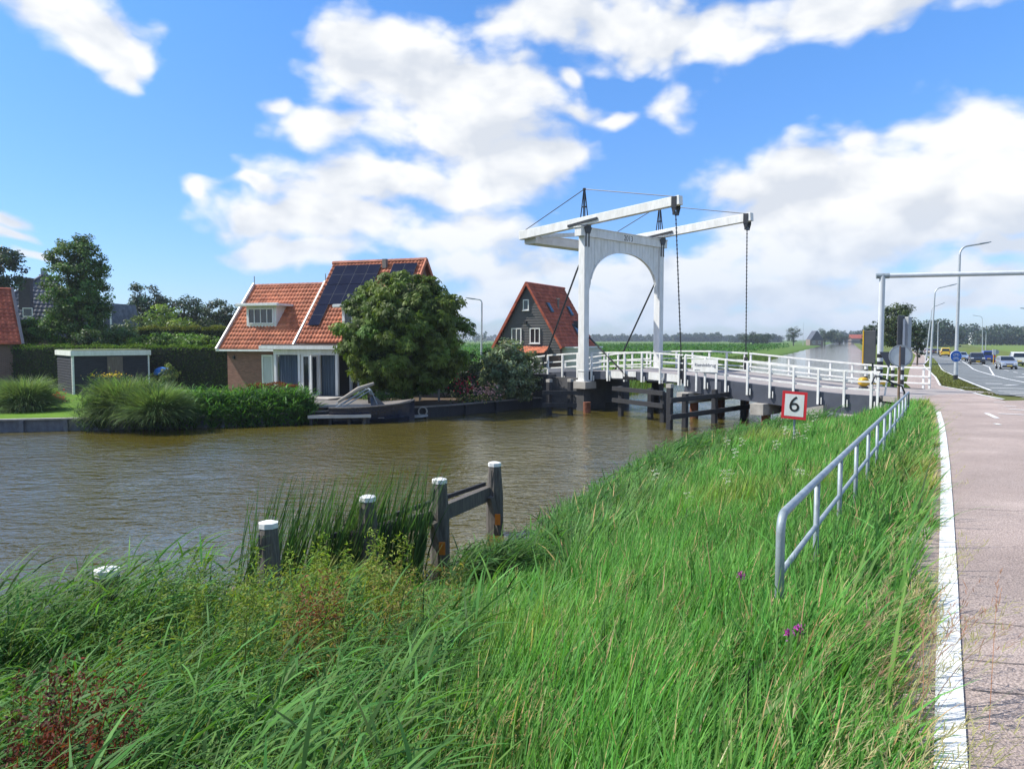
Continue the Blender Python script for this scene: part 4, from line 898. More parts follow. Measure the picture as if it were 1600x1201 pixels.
# ------------------------------------------------------------------ trees and shrubs
M_LEAF = leafmat('foliage', .3, .5); M_LEAFG = leafmat('glossy_foliage', .26, .58, spec=.28); M_BLADE = leafmat('grass_blades', .38, .6, spec=.2)
M_HEDGE = leafmat('hedge_foliage', .12, .85, spec=.1)
M_BARK = mat('bark', (.10, .08, .06), .95, .4, 3, bump=.9, bscale=14, stretch=(3, 3, .6))
def crown_pts(n_cl, rx, ry, rz, surf=.45, lump=.0, shape=None):
    d = unit(rng.normal(size=(n_cl, 3))); r = rng.random(n_cl)**surf
    p = d*r[:, None]
    if shape is not None: p = shape(p)
    return p*np.array([rx, ry, rz])
def crown(name, c, R, n_cl, per, rc, leaf, col, root, m=None, aspect=.5, surf=.4, droop=None, shape=None, v=.22, cut=None, whorl=0):
    """leaf clusters scattered through an ellipsoid R about c (world)"""
    cl = crown_pts(n_cl, *R, surf=surf, shape=shape)
    if cut is not None: cl = cl[cut(cl)]
    n_cl = len(cl); tone = 1+rng.normal(0, .16, (n_cl, 1)); huec = vary(col, n_cl, .12, .1)*tone
    idx = np.repeat(np.arange(n_cl), per); n = len(idx)
    off = unit(rng.normal(size=(n, 3)))*(rng.random(n)**.5)[:, None]*np.array([rc, rc, rc*.7])
    P = cl[idx]+off; out = unit(P/np.array(R)+1e-6)
    N = out*.55+off/rc*.4+rng.normal(0, .5, (n, 3))+np.array([0, 0, .35])
    colr = np.clip(huec[idx]*(1+rng.normal(0, v, (n, 1))), .004, 1)
    P = P+np.array(c)-np.array(root.location)
    if whorl:       # palmate leaf: several drooping leaflets round one point
        P = np.repeat(P, whorl, 0); colr = np.repeat(colr, whorl, 0); N = np.repeat(unit(N), whorl, 0); k = len(P)
        th = np.tile(np.arange(whorl)/whorl*2*PI, k//whorl)+np.repeat(rng.random(k//whorl)*6, whorl)
        a = unit(np.cross(N, np.array([.3, .2, 1.]))); b = np.cross(N, a); rad_ = a*np.cos(th)[:, None]+b*np.sin(th)[:, None]
        tipd = unit(rad_+np.array([0, 0, -.75])); NN = unit(np.cross(tipd, np.cross(N, tipd)))
        S_ = np.cross(NN, tipd); L = (leaf*(.75+.5*rng.random(k)))[:, None]; Wd = L*aspect
        V = np.stack([P, P+tipd*L*.55+S_*Wd*.5, P+tipd*L+np.array([0, 0, -.15])*L, P+tipd*L*.55-S_*Wd*.5], 1).reshape(-1, 3)
        Q = np.arange(4*k).reshape(k, 4); C = np.repeat(colr[:, None, :], 4, 1).reshape(-1, 3)
    else:
        L = leaf*(.7+.6*rng.random(n)); V, Q, C = leaves(P, N, L, L*aspect, colr, droop)
    return npmesh(name, V, Q, C, m or M_LEAF, root), cl
def trunk(root, base, top, r, cl, c, nb=9, m=None):
    mb = MB(); base = Vector(base); top = Vector(top); pts = [base+Vector((0, 0, -.3))]+[base.lerp(top, k/5)+Vector((random.uniform(-1, 1), random.uniform(-1, 1), 0))*r*.5*(k > 0) for k in range(6)]
    mb.tube(pts, [r*1.35]+[r*(1.1-.85*k/5) for k in range(6)], 9)
    if len(cl):
        for k in range(nb):
            q = Vector(cl[random.randrange(len(cl))])*.85+Vector(c); s = base.lerp(top, random.uniform(.25, .85)); mid = s.lerp(q, .5)+Vector((0, 0, -.12*(q-s).length))
            mb.tube([s, mid, q], [r*.42, r*.26, r*.08], 6)
    return lp(mb, 'trunk', m or M_BARK, root)
def tree(name, label, cat, base, H_, R, cz, col, n_cl, per, rc, leaf, tr, group=None, **kw):
    b = Vector(base); root = thing(name, label, cat, tuple(b), group); c = (b.x, b.y, b.z+cz)
    o, cl = crown('crown', c, R, n_cl, per, rc, leaf, col, root, **kw)
    trunk(root, b, (b.x, b.y, b.z+cz+R[2]*.55), tr, cl, c); return root
def shrub(name, label, cat, base, R, cz, col, n_cl, per, rc, leaf, group=None, **kw):
    b = Vector(base); root = thing(name, label, cat, tuple(b), group); c = (b.x, b.y, b.z+cz)
    o, cl = crown('foliage', c, R, n_cl, per, rc, leaf, col, root, **kw)
    mb = MB()
    for k in range(7):
        q = Vector(cl[random.randrange(len(cl))])*.8+Vector(c); mb.tube([b+Vector((random.uniform(-.15, .15), random.uniform(-.15, .15), -.1)), b.lerp(q, .5)+Vector((0,0,.1)), q], [.035, .025, .01], 5)
    lp(mb, 'stem', M_BARK, root); return root
def gb(px, py, Y, z=GARDEN): p = at(px, py, Y); return (p.x, p.y, z)
# the round chestnut before the house
b = gb(634, 632, 38.4)
def chs(p):
    q = p.copy(); q[:, 2] = np.where(q[:, 2] < 0, q[:, 2]*.92, q[:, 2]); s = 1-.18*np.clip(q[:, 2], 0, 1)**2; q[:, 0] *= s; q[:, 1] *= s; return q
tree('chestnut_tree', 'broad round chestnut tree with drooping leaves before the solar roof house', 'tree', b, 6.6, (3.2, 3.0, 3.12), 3.46, (.095, .15, .024), 430, 42, .50, .235, .2, m=M_LEAFG, aspect=.36, surf=.33, shape=chs, whorl=5, v=.2)
# pale leaved shrub by the bridge end
b = gb(797, 618, 41.0); shrub('lilac_bush', 'large grey green leaved bush beside the bridge railing', 'bush', b, (1.62, 1.4, 1.72), 1.5, (.17, .22, .12), 270, 40, .34, .17, m=M_LEAFG, aspect=.6, surf=.35, v=.25)
# poplar like tree behind the shed
b = gb(123, 540, 57)
def pop(p):
    q = p.copy(); z = q[:, 2]; s = np.interp(z, [-1, -.75, -.3, .1, .5, .85, 1], [.4, .8, 1.0, 1.0, .88, .62, .38]); q[:, 0] *= s/np.sqrt(np.maximum(1-.75*z*z, .2)); q[:, 1] *= s/np.sqrt(np.maximum(1-.75*z*z, .2)); return q
tree('alder_tree', 'tall upright dark green tree standing behind the shed', 'tree', b, 9.6, (2.3, 2.1, 4.75), 6.7, (.075, .145, .034), 380, 70, .48, .2, .15, m=M_LEAFG, aspect=.55, surf=.42, shape=pop, v=.3)
# further garden trees and bushes
bgt = [('conifer_tree', 'blue green pine rising behind the pale willow', 'tree', (228, 470, 92), (2.4, 2.2, 3.2), 5.2, (.035, .07, .04), 60, 60, .75, .35),
 ('willow_tree', 'bright green willow behind the clipped hedge blocks', 'tree', (254, 500, 80), (2.6, 2.2, 2.1), 3.9, (.12, .2, .025), 70, 60, .7, .28),
 ('maple_tree', 'small yellow green tree behind the middle hedge blocks', 'tree', (283, 510, 78), (1.9, 1.7, 1.4), 3.0, (.13, .19, .02), 50, 55, .55, .26),
 ('broadleaf_tree', 'dark round tree behind the willow', 'tree', (288, 480, 95), (2.9, 2.5, 2.7), 5.2, (.03, .062, .026), 60, 60, .75, .32),
 ('broadleaf_tree', 'dark tree with two tops showing just above the low roof verge', 'tree', (352, 490, 92), (2.7, 2.4, 2.3), 4.6, (.032, .058, .028), 60, 60, .7, .32),
 ('broadleaf_tree', 'low dark tree in the gap before the low tiled wing', 'tree', (328, 497, 96), (2.2, 2.0, 1.7), 3.9, (.03, .055, .03), 50, 55, .6, .32),
 ('broadleaf_tree', 'dull green tree to the side of the farmhouse white verge', 'tree', (198, 497, 90), (1.9, 1.8, 2.3), 3.6, (.04, .075, .03), 50, 55, .6, .3),
 ('broadleaf_tree', 'olive green tree filling the space under the pine', 'tree', (212, 512, 76), (2.4, 2.0, 1.9), 3.0, (.075, .115, .025), 60, 55, .6, .26),
 ('broadleaf_tree', 'dark tree half outside the picture above the red cottage roof', 'tree', (-2, 420, 70), (2.0, 1.9, 2.6), 6.6, (.03, .06, .03), 60, 60, .6, .3)]
for nm, lb, ct, (px, py, Y), R, cz, col, ncl, per, rc, leaf in bgt:
    p = at(px, py+(9 if px > 190 else 0), Y); base = (p.x, p.y, GARDEN); czz = p.z-GARDEN; tree(nm, lb, ct, base, 0, R, czz, col, ncl, per, rc, leaf, .16, v=.28)
bgs = [('garden_bush', 'bright green bush between the cottage roof and the tall tree', (72, 515, 56), (1.85, 1.5, 1.05), (.075, .16, .022), 90, 70, .42, .16),
 ('garden_bush', 'leafy bush touching the verge of the red cottage', (42, 520, 55), (1.1, 1.0, .9), (.07, .15, .025), 60, 60, .36, .16),
 ('garden_bush', 'small dark bush at the foot of the tall tree', (138, 530, 54), (.9, .9, .75), (.055, .10, .03), 50, 60, .32, .15),
 ('garden_bush', 'grey green bush behind the shed roof', (178, 526, 57), (1.7, 1.3, .75), (.085, .15, .05), 80, 60, .4, .16),
 ('garden_bush', 'long light green bush below the clipped hedge blocks', (262, 534, 55.5), (3.0, 1.0, .55), (.10, .19, .022), 110, 60, .38, .17),
 ('garden_bush', 'light green bush against the white verge of the low wing', (322, 536, 54), (1.5, .9, .45), (.10, .19, .022), 60, 60, .34, .17)]
for nm, lb, (px, py, Y), R, col, ncl, per, rc, leaf in bgs:
    p = at(px, py, Y); b0 = (p.x, p.y, GARDEN); shrub(nm, lb, 'bush', b0, R, p.z-GARDEN, col, ncl, per, rc, leaf, v=.28)
# clipped hedge blocks on stems, the long hedge
def hedge_box(name, label, cat, c, sz, ax, z0, col, n, leaf, top=None, group=None, m=None, part='foliage', root=None):
    r = root or thing(name, label, cat, (c[0], c[1], z0), group); L, D, Hh = sz; ex, ey = ax
    f = rng.random(n); A = 2*(L*D)+2*L*Hh+2*D*Hh; a = rng.random(n)-.5; b_ = rng.random(n)-.5; sgn = np.sign(rng.random(n)-.5)
    pt = np.where(f < 2*L*D/A*.75, 0, np.where(f < (2*L*D+2*L*Hh)/A, 1, 2))
    x = np.where(pt == 2, sgn*.5, a)*L; y = np.where(pt == 1, sgn*.5, np.where(pt == 2, a, b_))*D; z = np.where(pt == 0, .5, np.where(pt == 0, .5, b_))*Hh+Hh/2
    nx = np.where(pt == 2, sgn, 0.); ny = np.where(pt == 1, sgn, 0.); nz_ = np.where(pt == 0, 1., 0.)
    j = rng.normal(0, leaf*.45, (n, 3)); bump = .06*np.sin(x*2.1+1)+.05*np.sin(x*4.7)
    P = np.stack([x, y, z+bump*(pt == 0)], 1)+j
    Wp = P[:, :1]*np.array(ex)[None]+P[:, 1:2]*np.array(ey)[None]+P[:, 2:3]*np.array([[0, 0, 1.]])+np.array([[c[0], c[1], z0]])-np.array(r.location)
    Nn = nx[:, None]*np.array(ex)[None]+ny[:, None]*np.array(ey)[None]+nz_[:, None]*np.array([[0, 0, 1.]])+rng.normal(0, .55, (n, 3))
    cc = vary(col, n, .25, .12)
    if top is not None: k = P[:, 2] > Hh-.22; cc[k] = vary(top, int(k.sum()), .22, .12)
    V, Q, C = leaves(Wp, Nn, leaf*(.7+.6*rng.random(n)), leaf*.55, cc); o = npmesh(part, V, Q, C, m or M_HEDGE, r)
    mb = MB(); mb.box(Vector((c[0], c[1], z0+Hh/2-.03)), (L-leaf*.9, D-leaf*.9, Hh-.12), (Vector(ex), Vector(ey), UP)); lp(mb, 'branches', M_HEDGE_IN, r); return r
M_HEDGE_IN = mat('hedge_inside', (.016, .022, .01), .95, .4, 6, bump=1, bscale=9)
hx = Vector((.985, -.17, 0)); hy = Vector((.17, .985, 0))
hc = at(150, 545, 51.5)
hedge_box('hedge', 'long tall clipped yew hedge with its sunlit top painted lighter behind the shed', 'hedge', (hc.x, hc.y), (30, 1.3, 2.78), (hx, hy), GARDEN, (.034, .058, .016), 32000, .13, top=(.10, .18, .02))  # sunlit top and shaded sides are put into the leaf colours
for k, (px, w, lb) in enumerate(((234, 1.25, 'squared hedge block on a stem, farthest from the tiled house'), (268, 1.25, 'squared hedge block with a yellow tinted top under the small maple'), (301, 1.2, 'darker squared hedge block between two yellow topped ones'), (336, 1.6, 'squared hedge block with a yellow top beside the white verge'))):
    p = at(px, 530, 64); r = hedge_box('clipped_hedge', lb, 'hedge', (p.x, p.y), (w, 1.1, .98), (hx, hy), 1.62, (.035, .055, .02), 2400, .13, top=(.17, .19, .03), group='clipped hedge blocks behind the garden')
    mb = MB(); mb.tube([(p.x, p.y, GARDEN), (p.x, p.y, 1.9)], .07, 7); lp(mb, 'trunk', M_BARK, r)
p = at(428, 604, 42.6); hedge_box('red_hedge', 'low clipped hedge of rust red leaves before the garden room', 'hedge', (p.x-.1, p.y), (2.9, .7, .75), (HX, HY), GARDEN, (.09, .03, .018), 5200, .07, top=(.2, .075, .02))
# ornamental grass clumps on the lawn
def clump(name, label, base, n, L, R, col, lean=.3, bend=2.2, w=.026, seg=5):
    r = thing(name, label, 'ornamental grass', tuple(base)); a = rng.random(n)*2*PI; rr_ = R*np.sqrt(rng.random(n))
    Rt = np.stack([rr_*np.sin(a), rr_*np.cos(a), np.zeros(n)], 1); az_ = a+rng.normal(0, .4, n)
    v_, q_, c_ = blades(Rt, L*(.65+.5*rng.random(n)), w*(.7+.6*rng.random(n)), az_, 1.2*rng.random(n)**1.25, (.8+.7*rng.random(n)), vary(col, n, .3, .12), K=seg, tip=vary([c*1.5 for c in col], n, .25, .1), pw=1.6)
    npmesh('blades', v_, q_, c_, M_BLADE, r); return r
p = onz(40, 641, GARDEN); clump('pampas_grass', 'rounded pampas grass clump alone on the lawn by the hedge', p, 4600, 1.72, .5, (.10, .15, .06))
p = onz(196, 652, GARDEN); clump('pampas_grass', 'wide pampas grass clump hanging over the bank edge before the shed', p, 4800, 1.9, .5, (.10, .15, .055)); 
p = onz(246, 656, GARDEN); clump('pampas_grass', 'second pampas clump merging with the tall reeds', p, 3800, 1.65, .45, (.095, .15, .055))
p = onz(264, 612, GARDEN); shrub('young_shrub', 'small pale yellow green shrub beside the shed corner', 'bush', (p.x, p.y, GARDEN), (.55, .5, .8), .95, (.14, .2, .06), 40, 50, .25, .12)
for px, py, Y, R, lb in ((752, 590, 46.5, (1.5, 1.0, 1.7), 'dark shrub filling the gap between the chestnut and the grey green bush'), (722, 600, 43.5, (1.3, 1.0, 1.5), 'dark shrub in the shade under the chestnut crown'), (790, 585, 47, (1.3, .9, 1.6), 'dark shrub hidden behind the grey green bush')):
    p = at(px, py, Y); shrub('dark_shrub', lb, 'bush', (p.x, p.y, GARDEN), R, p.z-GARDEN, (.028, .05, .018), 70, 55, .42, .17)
# flowers
def flowers(name, label, base, n, R, h, col, size, cat='flowers', stem=(.06, .11, .03)):
    r = thing(name, label, cat, tuple(base)); P = rng.normal(0, 1, (n, 3))*np.array(R)*.5+np.array([0, 0, h]); V, Q, C = leaves(P, rng.normal(0, .6, (n, 3))+np.array([0, -.4, .7]), size, size*.8, vary(col, n, .2, .05)); npmesh('blossoms', V, Q, C, M_LEAF, r)
    k = n*2; P = rng.normal(0, 1, (k, 3))*np.array([R[0], R[1], h*.6])*.5+np.array([0, 0, h*.5]); V, Q, C = leaves(P, rng.normal(0, 1, (k, 3)), .14, .06, vary(stem, k, .25, .1)); npmesh('foliage', V, Q, C, M_LEAF, r); return r
p = onz(90, 629, GARDEN); flowers('red_perennial', 'clump of bright red flowers on the lawn beside the pampas grass', p, 160, (.5, .4, .3), .25, (.6, .03, .03), .11)
p = onz(172, 616, GARDEN); flowers('yellow_perennial', 'yellow flowers over the pampas grass before the shed hatch', p, 120, (.9, .4, .14), 1.15, (.62, .42, .02), .10)
p = onz(727, 628, GARDEN+.05); flowers('rose_bush', 'bush of dark red roses in front of the shrubbery', p, 110, (.6, .4, .7), .75, (.45, .02, .06), .12)
p = onz(757, 628, GARDEN+.05); flowers('hydrangea', 'pale pink hydrangea at the foot of the grey green bush', p, 170, (.75, .5, .45), .45, (.62, .36, .34), .13)
p = onz(737, 629, GARDEN+.05); flowers('yellow_green_plant', 'low lime green plant between the roses and the hydrangea', p, 90, (.9, .3, .25), .28, (.42, .42, .12), .1)
# ------------------------------------------------------------------ bank vegetation in the foreground (stuff)
def scatter(n, x0, x1, y0, y1): return x0+(x1-x0)*rng.random(n), y0+(y1-y0)*rng.random(n)
def pth(Y): return np.interp(Y, PEDGE[:, 1], PEDGE[:, 0])
def noise2(X, Y, s, seed=0):
    r2 = np.random.default_rng(seed); out = np.zeros_like(X)
    for k in range(5):
        a = r2.random()*6.28; f = s*(.6+r2.random()*1.1); out += np.sin((X*math.cos(a)+Y*math.sin(a))*f+r2.random()*6.28)
    return out/5
def bank_points(dens, y0, y1, xl=-14):
    x1 = float(pth(y1)); A_ = (x1-xl)*(y1-y0); n = int(A_*dens); X, Y = scatter(n, xl, x1, y0, y1)
    keep = (X > -.78*Y-3.5) & (X < pth(Y)-.21+.05*np.sin(Y*3)+.03*np.sin(Y*11)) ; X, Y = X[keep], Y[keep]
    ok = ~inside(X, Y, CANAL) | (dist_poly(X, Y, RB) < .25); return X[ok], Y[ok]
WIND = math.radians(72)      # the wind bends everything toward the path
parts = []
bands = [(1.3, 4.2, 2600, 5, .85), (4.2, 7, 1900, 4, .95), (7, 11, 1250, 4, 1.1), (11, 17, 760, 3, 1.35), (17, 29.5, 430, 3, 1.7)]
for y0, y1, dens, K, wf in bands:
    X, Y = bank_points(dens, y0, y1); n = len(X); Z = zg(X, Y); dr_ = dist_poly(X, Y, RB); dp_ = pth(Y)-X
    pat = noise2(X, Y, 1.1, 3); pat2 = noise2(X, Y, .45, 5); clumpy = noise2(X, Y, 3.2, 9); fine = noise2(X, Y, 8.5, 21)
    reed = np.clip((1.9-dr_+.5*pat2)/1.1, 0, 1)*(Y < 40)*np.where((X > -2.2) & (X < .6), .25, 1); yellow = np.clip(pat*1.6-.55+np.clip(.9-dp_, 0, .9)*.8, 0, 1)
    weed = np.clip((-.35-X+.35*pat2+.12*(6-Y)*(Y < 6))/.9, 0, 1)*np.clip((10.4-Y)/1.5, 0, 1)            # mixed weeds below the posts
    L = (.55+.14*clumpy+.09*fine+.22*reed+.06*pat)*(.65+.7*rng.random(n)); L *= np.clip(.5+.85*(dp_-.2), .45, 1.)*np.where(Y > 25, .75, 1)
    keepw = rng.random(n) > weed*.55; L *= 1-.2*weed; L *= np.where((X > -1.9) & (X < .7) & (Y > 6) & (Y < 12), .62, 1)
    Wd = (.0105+.009*rng.random(n))*wf*(1+.9*reed)
    g0 = np.array([.054, .165, .025]); g1 = np.array([.062, .145, .036]); g2 = np.array([.15, .175, .035]); g3 = np.array([.075, .135, .034])
    col = g0*(1-reed[:, None])+g1*reed[:, None]; col = col*(1-.75*yellow[:, None])+g2*.75*yellow[:, None]; col = col*(1-weed[:, None]*.8)+g3*weed[:, None]*.8
    col = col*(1+rng.normal(0, .30, (n, 1))+.20*pat2[:, None]+.16*fine[:, None]+.12*clumpy[:, None]); col *= (1+rng.normal(0, .10, (n, 3)))
    dead = rng.random(n) < (.045+.14*np.clip(.8-dp_, 0, 1)); col[dead] = vary((.30, .25, .11), int(dead.sum()), .25, .08)
    col = np.clip(col, .006, .6)
    azb = WIND+rng.normal(0, .85, n)+.35*pat; ln_ = np.abs(rng.normal(.08, .17, n))+.12*reed; bd = (.22+.85*rng.random(n)**1.3)*(1+.4*reed+.45*np.clip(1.6-dp_, 0, 1))
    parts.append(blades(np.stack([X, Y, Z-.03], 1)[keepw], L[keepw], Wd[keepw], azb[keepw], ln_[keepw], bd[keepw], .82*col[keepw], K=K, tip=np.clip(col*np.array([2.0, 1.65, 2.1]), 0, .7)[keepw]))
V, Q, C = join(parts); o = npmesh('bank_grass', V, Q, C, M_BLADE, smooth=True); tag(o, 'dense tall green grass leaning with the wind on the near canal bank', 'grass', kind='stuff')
# reeds along the shore
def shore_pts(n, i0, i1, w0, w1):
    seg = RB[i0:i1+1]; ln2_ = np.hypot(*np.diff(seg, axis=0).T); cum = np.concatenate([[0], np.cumsum(ln2_)]); t = rng.random(n)*cum[-1]
    x = np.interp(t, cum, seg[:, 0]); y = np.interp(t, cum, seg[:, 1]); k = np.clip(np.searchsorted(cum, t)-1, 0, len(seg)-2); d = np.diff(seg, axis=0)[k]/ln2_[k][:, None]
    o = w0+(w1-w0)*rng.random(n); return x+d[:, 1]*o, y-d[:, 0]*o          # positive offset = landward
def reeds(X, Y, L, W, col, lean=.12, bend=.9, K=5, leafy=0, az=WIND, sp=.5):
    n = len(X); Z = np.maximum(zg(X, Y), WATER-.25); c = vary(col, n, .26, .1); az_ = az+rng.normal(0, sp, n)
    return blades(np.stack([X, Y, Z], 1), L*(.6+.6*rng.random(n)), W*(.6+.8*rng.random(n)), az_, lean*(.3+1.2*rng.random(n)), bend*(.4+1.*rng.random(n)), c, K=K, tip=np.clip(c*1.35, 0, .6), twist=.9)
def leafy(X, Y, L, per, leafL, leafW, col, az=WIND):
    """stems with long arching leaves: common reed"""
    n = len(X); Z = np.maximum(zg(X, Y), WATER-.2); H1 = L*(.6+.6*rng.random(n)); az_ = az+rng.normal(0, .35, n); tilt = .18+.2*rng.random(n)
    st = blades(np.stack([X, Y, Z], 1), H1, np.full(n, .012), az_, tilt*.6, tilt, vary((.11, .15, .05), n, .2), K=3)
    i = np.repeat(np.arange(n), per); f = .25+.75*rng.random(len(i)); h = np.stack([np.sin(az_), np.cos(az_), np.zeros(n)], 1)
    P = np.stack([X, Y, Z], 1)[i]+np.array([0, 0, 1.])*(H1[i]*f*.94)[:, None]+h[i]*(H1[i]*f*f*.32)[:, None]
    a2 = az+rng.normal(0, .95, len(i)); c = vary(col, len(i), .3, .12)
    lf = blades(P, leafL*(.6+.7*rng.random(len(i))), leafW*(.6+.7*rng.random(len(i))), a2, .55+.5*rng.random(len(i)), .5+.9*rng.random(len(i)), c, K=4, tip=np.clip(c*1.4, 0, .6), twist=.7, prof=np.array([.6, 1., .85, .5, .04]))
    return [st, lf]
parts = []
X, Y = shore_pts(420, 5, 6, -.2, 1.3); parts += leafy(X, Y, .7, 9, .45, .022, (.055, .12, .032))
X, Y = shore_pts(2000, 2, 5, -.5, 2.0); k = X > -.8*Y-4; parts += leafy(X[k], Y[k], 1.36, 11, .5, .023, (.055, .12, .032))
X, Y = shore_pts(200, 9, 10, -.1, .8); parts += leafy(X, Y, .7, 9, .45, .02, (.055, .12, .03))
X, Y = shore_pts(800, 10, 15, -.35, .9); parts += leafy(X, Y, .82, 9, .42, .022, (.05, .14, .026))
X, Y = shore_pts(420, 12, 15, -.2, 1.2); parts += leafy(X, Y, .85, 9, .5, .03, (.05, .13, .026))
n = 3500; X = -7.5+7.1*rng.random(n); Y = 2.0+7*rng.random(n); k = (X > -.8*Y-3) & (X < -.45+.35*rng.normal(0, 1, n)) & ~inside(X, Y, CANAL) & ~((X > -1.9) & (Y > 6.4)); parts += leafy(X[k], Y[k], (.62+.26*rng.random(n))[k], 9, .40, .017, (.07, .165, .036))
X, Y = scatter(9000, -.5, 11, 2.2, 27); k = (X < pth(Y)-.25) & (rng.random(9000) < np.clip(9/Y/1.6, .15, 1)); X, Y = X[k], Y[k]; n = len(X); c = vary((.085, .195, .045), n, .3, .12); wide = (.013+.010*rng.random(n))*(1+.03*Y); parts.append(blades(np.stack([X, Y, zg(X, Y)], 1), .52+.4*rng.random(n), wide, WIND+rng.normal(0, .7, n), .1+.25*rng.random(n), .5+.9*rng.random(n), c, K=5, tip=np.clip(c*1.5, 0, .6), twist=.8, prof=np.array([.5, .85, 1, .85, .5, .04])))
n = 420; X = -5.6+2.3*rng.random(n); Y = 6.2+1.9*rng.random(n); parts += leafy(X, Y, 1.22, 9, .48, .02, (.072, .16, .034))
V, Q, C = join(parts); o = npmesh('shore_reeds', V, Q, C, M_BLADE, smooth=True); tag(o, 'leafy common reed leaning over the near waterline', 'reeds', kind='stuff')
# upright bulrushes round the two nearer posts
n = 820; a = rng.random(n)*6.28; r_ = np.sqrt(rng.random(n)); X = -2.6+1.2*r_*np.cos(a)+.2*r_*np.sin(a); Y = 11.1+.6*r_*np.sin(a)+.8*r_*np.cos(a)
v_ = reeds(X, Y, 1.85, .024, (.05, .10, .032), .08, .42, 5, sp=.7)
n = 60; X2, Y2 = -1.9+.6*rng.random(n), 10.6+.3*rng.random(n); v2 = reeds(X2, Y2, .95, .018, (.05, .105, .03), .2, .8, 5)
n = 260; X3, Y3 = -6.6+3*rng.random(n), 7.4+1.8*rng.random(n); v3 = reeds(X3, Y3, 1.2, .018, (.055, .11, .03), .25, .8, 5)
V, Q, C = join([v_, v2, v3]); o = npmesh('bulrushes', V, Q, C, M_BLADE, smooth=True); tag(o, 'upright dark bulrush leaves round the capped wooden posts', 'reeds', kind='stuff')
# broadleaf weeds, dead docks, seed heads and flowers
parts = []
def weeds(cx, cy, rx, ry, n, h, per, leaf, col, asp=.3, stemc=(.12, .13, .04)):
    a = rng.random(n)*6.28; r_ = np.sqrt(rng.random(n)); X = cx+rx*r_*np.cos(a); Y = cy+ry*r_*np.sin(a); Z = zg(X, Y); H1 = h*(.6+.6*rng.random(n))
    az_ = WIND+rng.normal(0, .5, n); parts.append(blades(np.stack([X, Y, Z], 1), H1, np.full(n, .011), az_, .05+.1*rng.random(n), .3*rng.random(n), vary(stemc, n, .2), K=3))
    i = np.repeat(np.arange(n), per); f = rng.random(len(i))**.7; P = np.stack([X[i], Y[i], Z[i]+H1[i]*f], 1)+np.stack([np.sin(az_), np.cos(az_), 0*az_], 1)[i]*(H1[i]*f*.12)[:, None]+rng.normal(0, leaf*.5, (len(i), 3))*np.array([1, 1, .5])
    parts.append(leaves(P, rng.normal(0, .6, (len(i), 3))+np.array([0, -.2, .7]), leaf*(.6+.8*rng.random(len(i))), leaf*asp, vary(col, len(i), .25, .1)))
weeds(-2.6, 7.4, 1.7, .9, 95, 1.12, 80, .05, (.17, .25, .035)); weeds(-1.9, 7.0, .9, .9, 60, 1.05, 80, .05, (.20, .25, .04)); weeds(-2.0, 5.6, 1.1, .9, 60, 1.0, 70, .05, (.14, .2, .035))
weeds(-1.3, 5.9, .8, 1.0, 60, .95, 60, .045, (.19, .17, .05), stemc=(.22, .15, .06)); weeds(-2.5, 4.2, 1.2, .7, 30, .62, 45, .085, (.055, .14, .035), .4)
weeds(-2.25, 3.65, .34, .22, 38, .98, 70, .032, (.13, .03, .018), .35, (.13, .03, .02)); weeds(-2.7, 3.95, .34, .22, 30, .92, 60, .035, (.07, .026, .018), .4, (.08, .03, .02)); weeds(-1.5, 5.6, .14, .35, 22, 1.0, 80, .04, (.17, .07, .03), .4, (.15, .06, .03))
weeds(-3.3, 4.9, .4, .5, 16, .7, 60, .06, (.12, .2, .03)); weeds(2.1, 14.8, .8, 1.2, 40, .55, 60, .07, (.17, .21, .04))
V, Q, C = join(parts); o = npmesh('bank_weeds', V, Q, C, M_BLADE); tag(o, 'mixed yellow green and brown weeds among the bank grass', 'weeds', kind='stuff')
# grass seed heads, pale and straw coloured, thick beside the path
parts = []
def seedheads(X, Y, L, col, hl=.16):
    n = len(X); Z = zg(X, Y); c = vary(col, n, .2, .07); az_ = WIND+rng.normal(0, .45, n); lean = .2+.35*rng.random(n); L = L*(.7+.5*rng.random(n)); bd = .5+.5*rng.random(n)
    v, q, cc = blades(np.stack([X, Y, Z], 1), L, np.full(n, .0034), az_, lean, bd, c*.9, K=6); parts.append((v, q, cc))
    tp = v.reshape(n, 7, 2, 3).mean(2); per = 16; i = np.repeat(np.arange(n), per); t = 4+2*rng.random(len(i)); k = np.floor(t).astype(int); f = (t-k)[:, None]; k2 = np.minimum(k+1, 6)
    P = tp[i, k]*(1-f)+tp[i, k2]*f+rng.normal(0, .008, (len(i), 3)); hd = np.stack([np.sin(az_), np.cos(az_), 0*az_], 1)[i]
    aa = az_[i]+rng.normal(0, .8, len(i)); parts.append(blades(P, .04*(.6+.8*rng.random(len(i))), np.full(len(i), .004), aa, .5+.8*rng.random(len(i)), .4*rng.random(len(i)), vary(col, len(i), .2, .06), K=2, prof=np.array([.5, 1, .2])))
n = 230; Y = 1.5+3.2*rng.random(n)**1.2; X = pth(Y)-.15-.85*rng.random(n)**1.3; seedheads(X, Y, .66, (.34, .32, .16))
n = 110; Y = 5+16*rng.random(n); X = pth(Y)-.15-.7*rng.random(n); seedheads(X, Y, .66, (.36, .33, .16))
n = 130; Y = 2.5+8*rng.random(n); X = pth(Y)-1-3.0*rng.random(n); seedheads(X, Y, .75, (.32, .27, .13))
for cx, cy in ((1.25, 3.7), (.55, 3.6), (.2, 4.3), (1.0, 5.2), (1.9, 5.6), (.6, 6.6), (1.6, 3.3), (2.6, 7.5), (-.3, 3.4)):
    n = 26; X = cx+rng.normal(0, .16, n); Y = cy+rng.normal(0, .2, n); seedheads(X, Y, .72, [(.36, .28, .13), (.30, .17, .12), (.33, .33, .14)][int(cx*10) % 3])
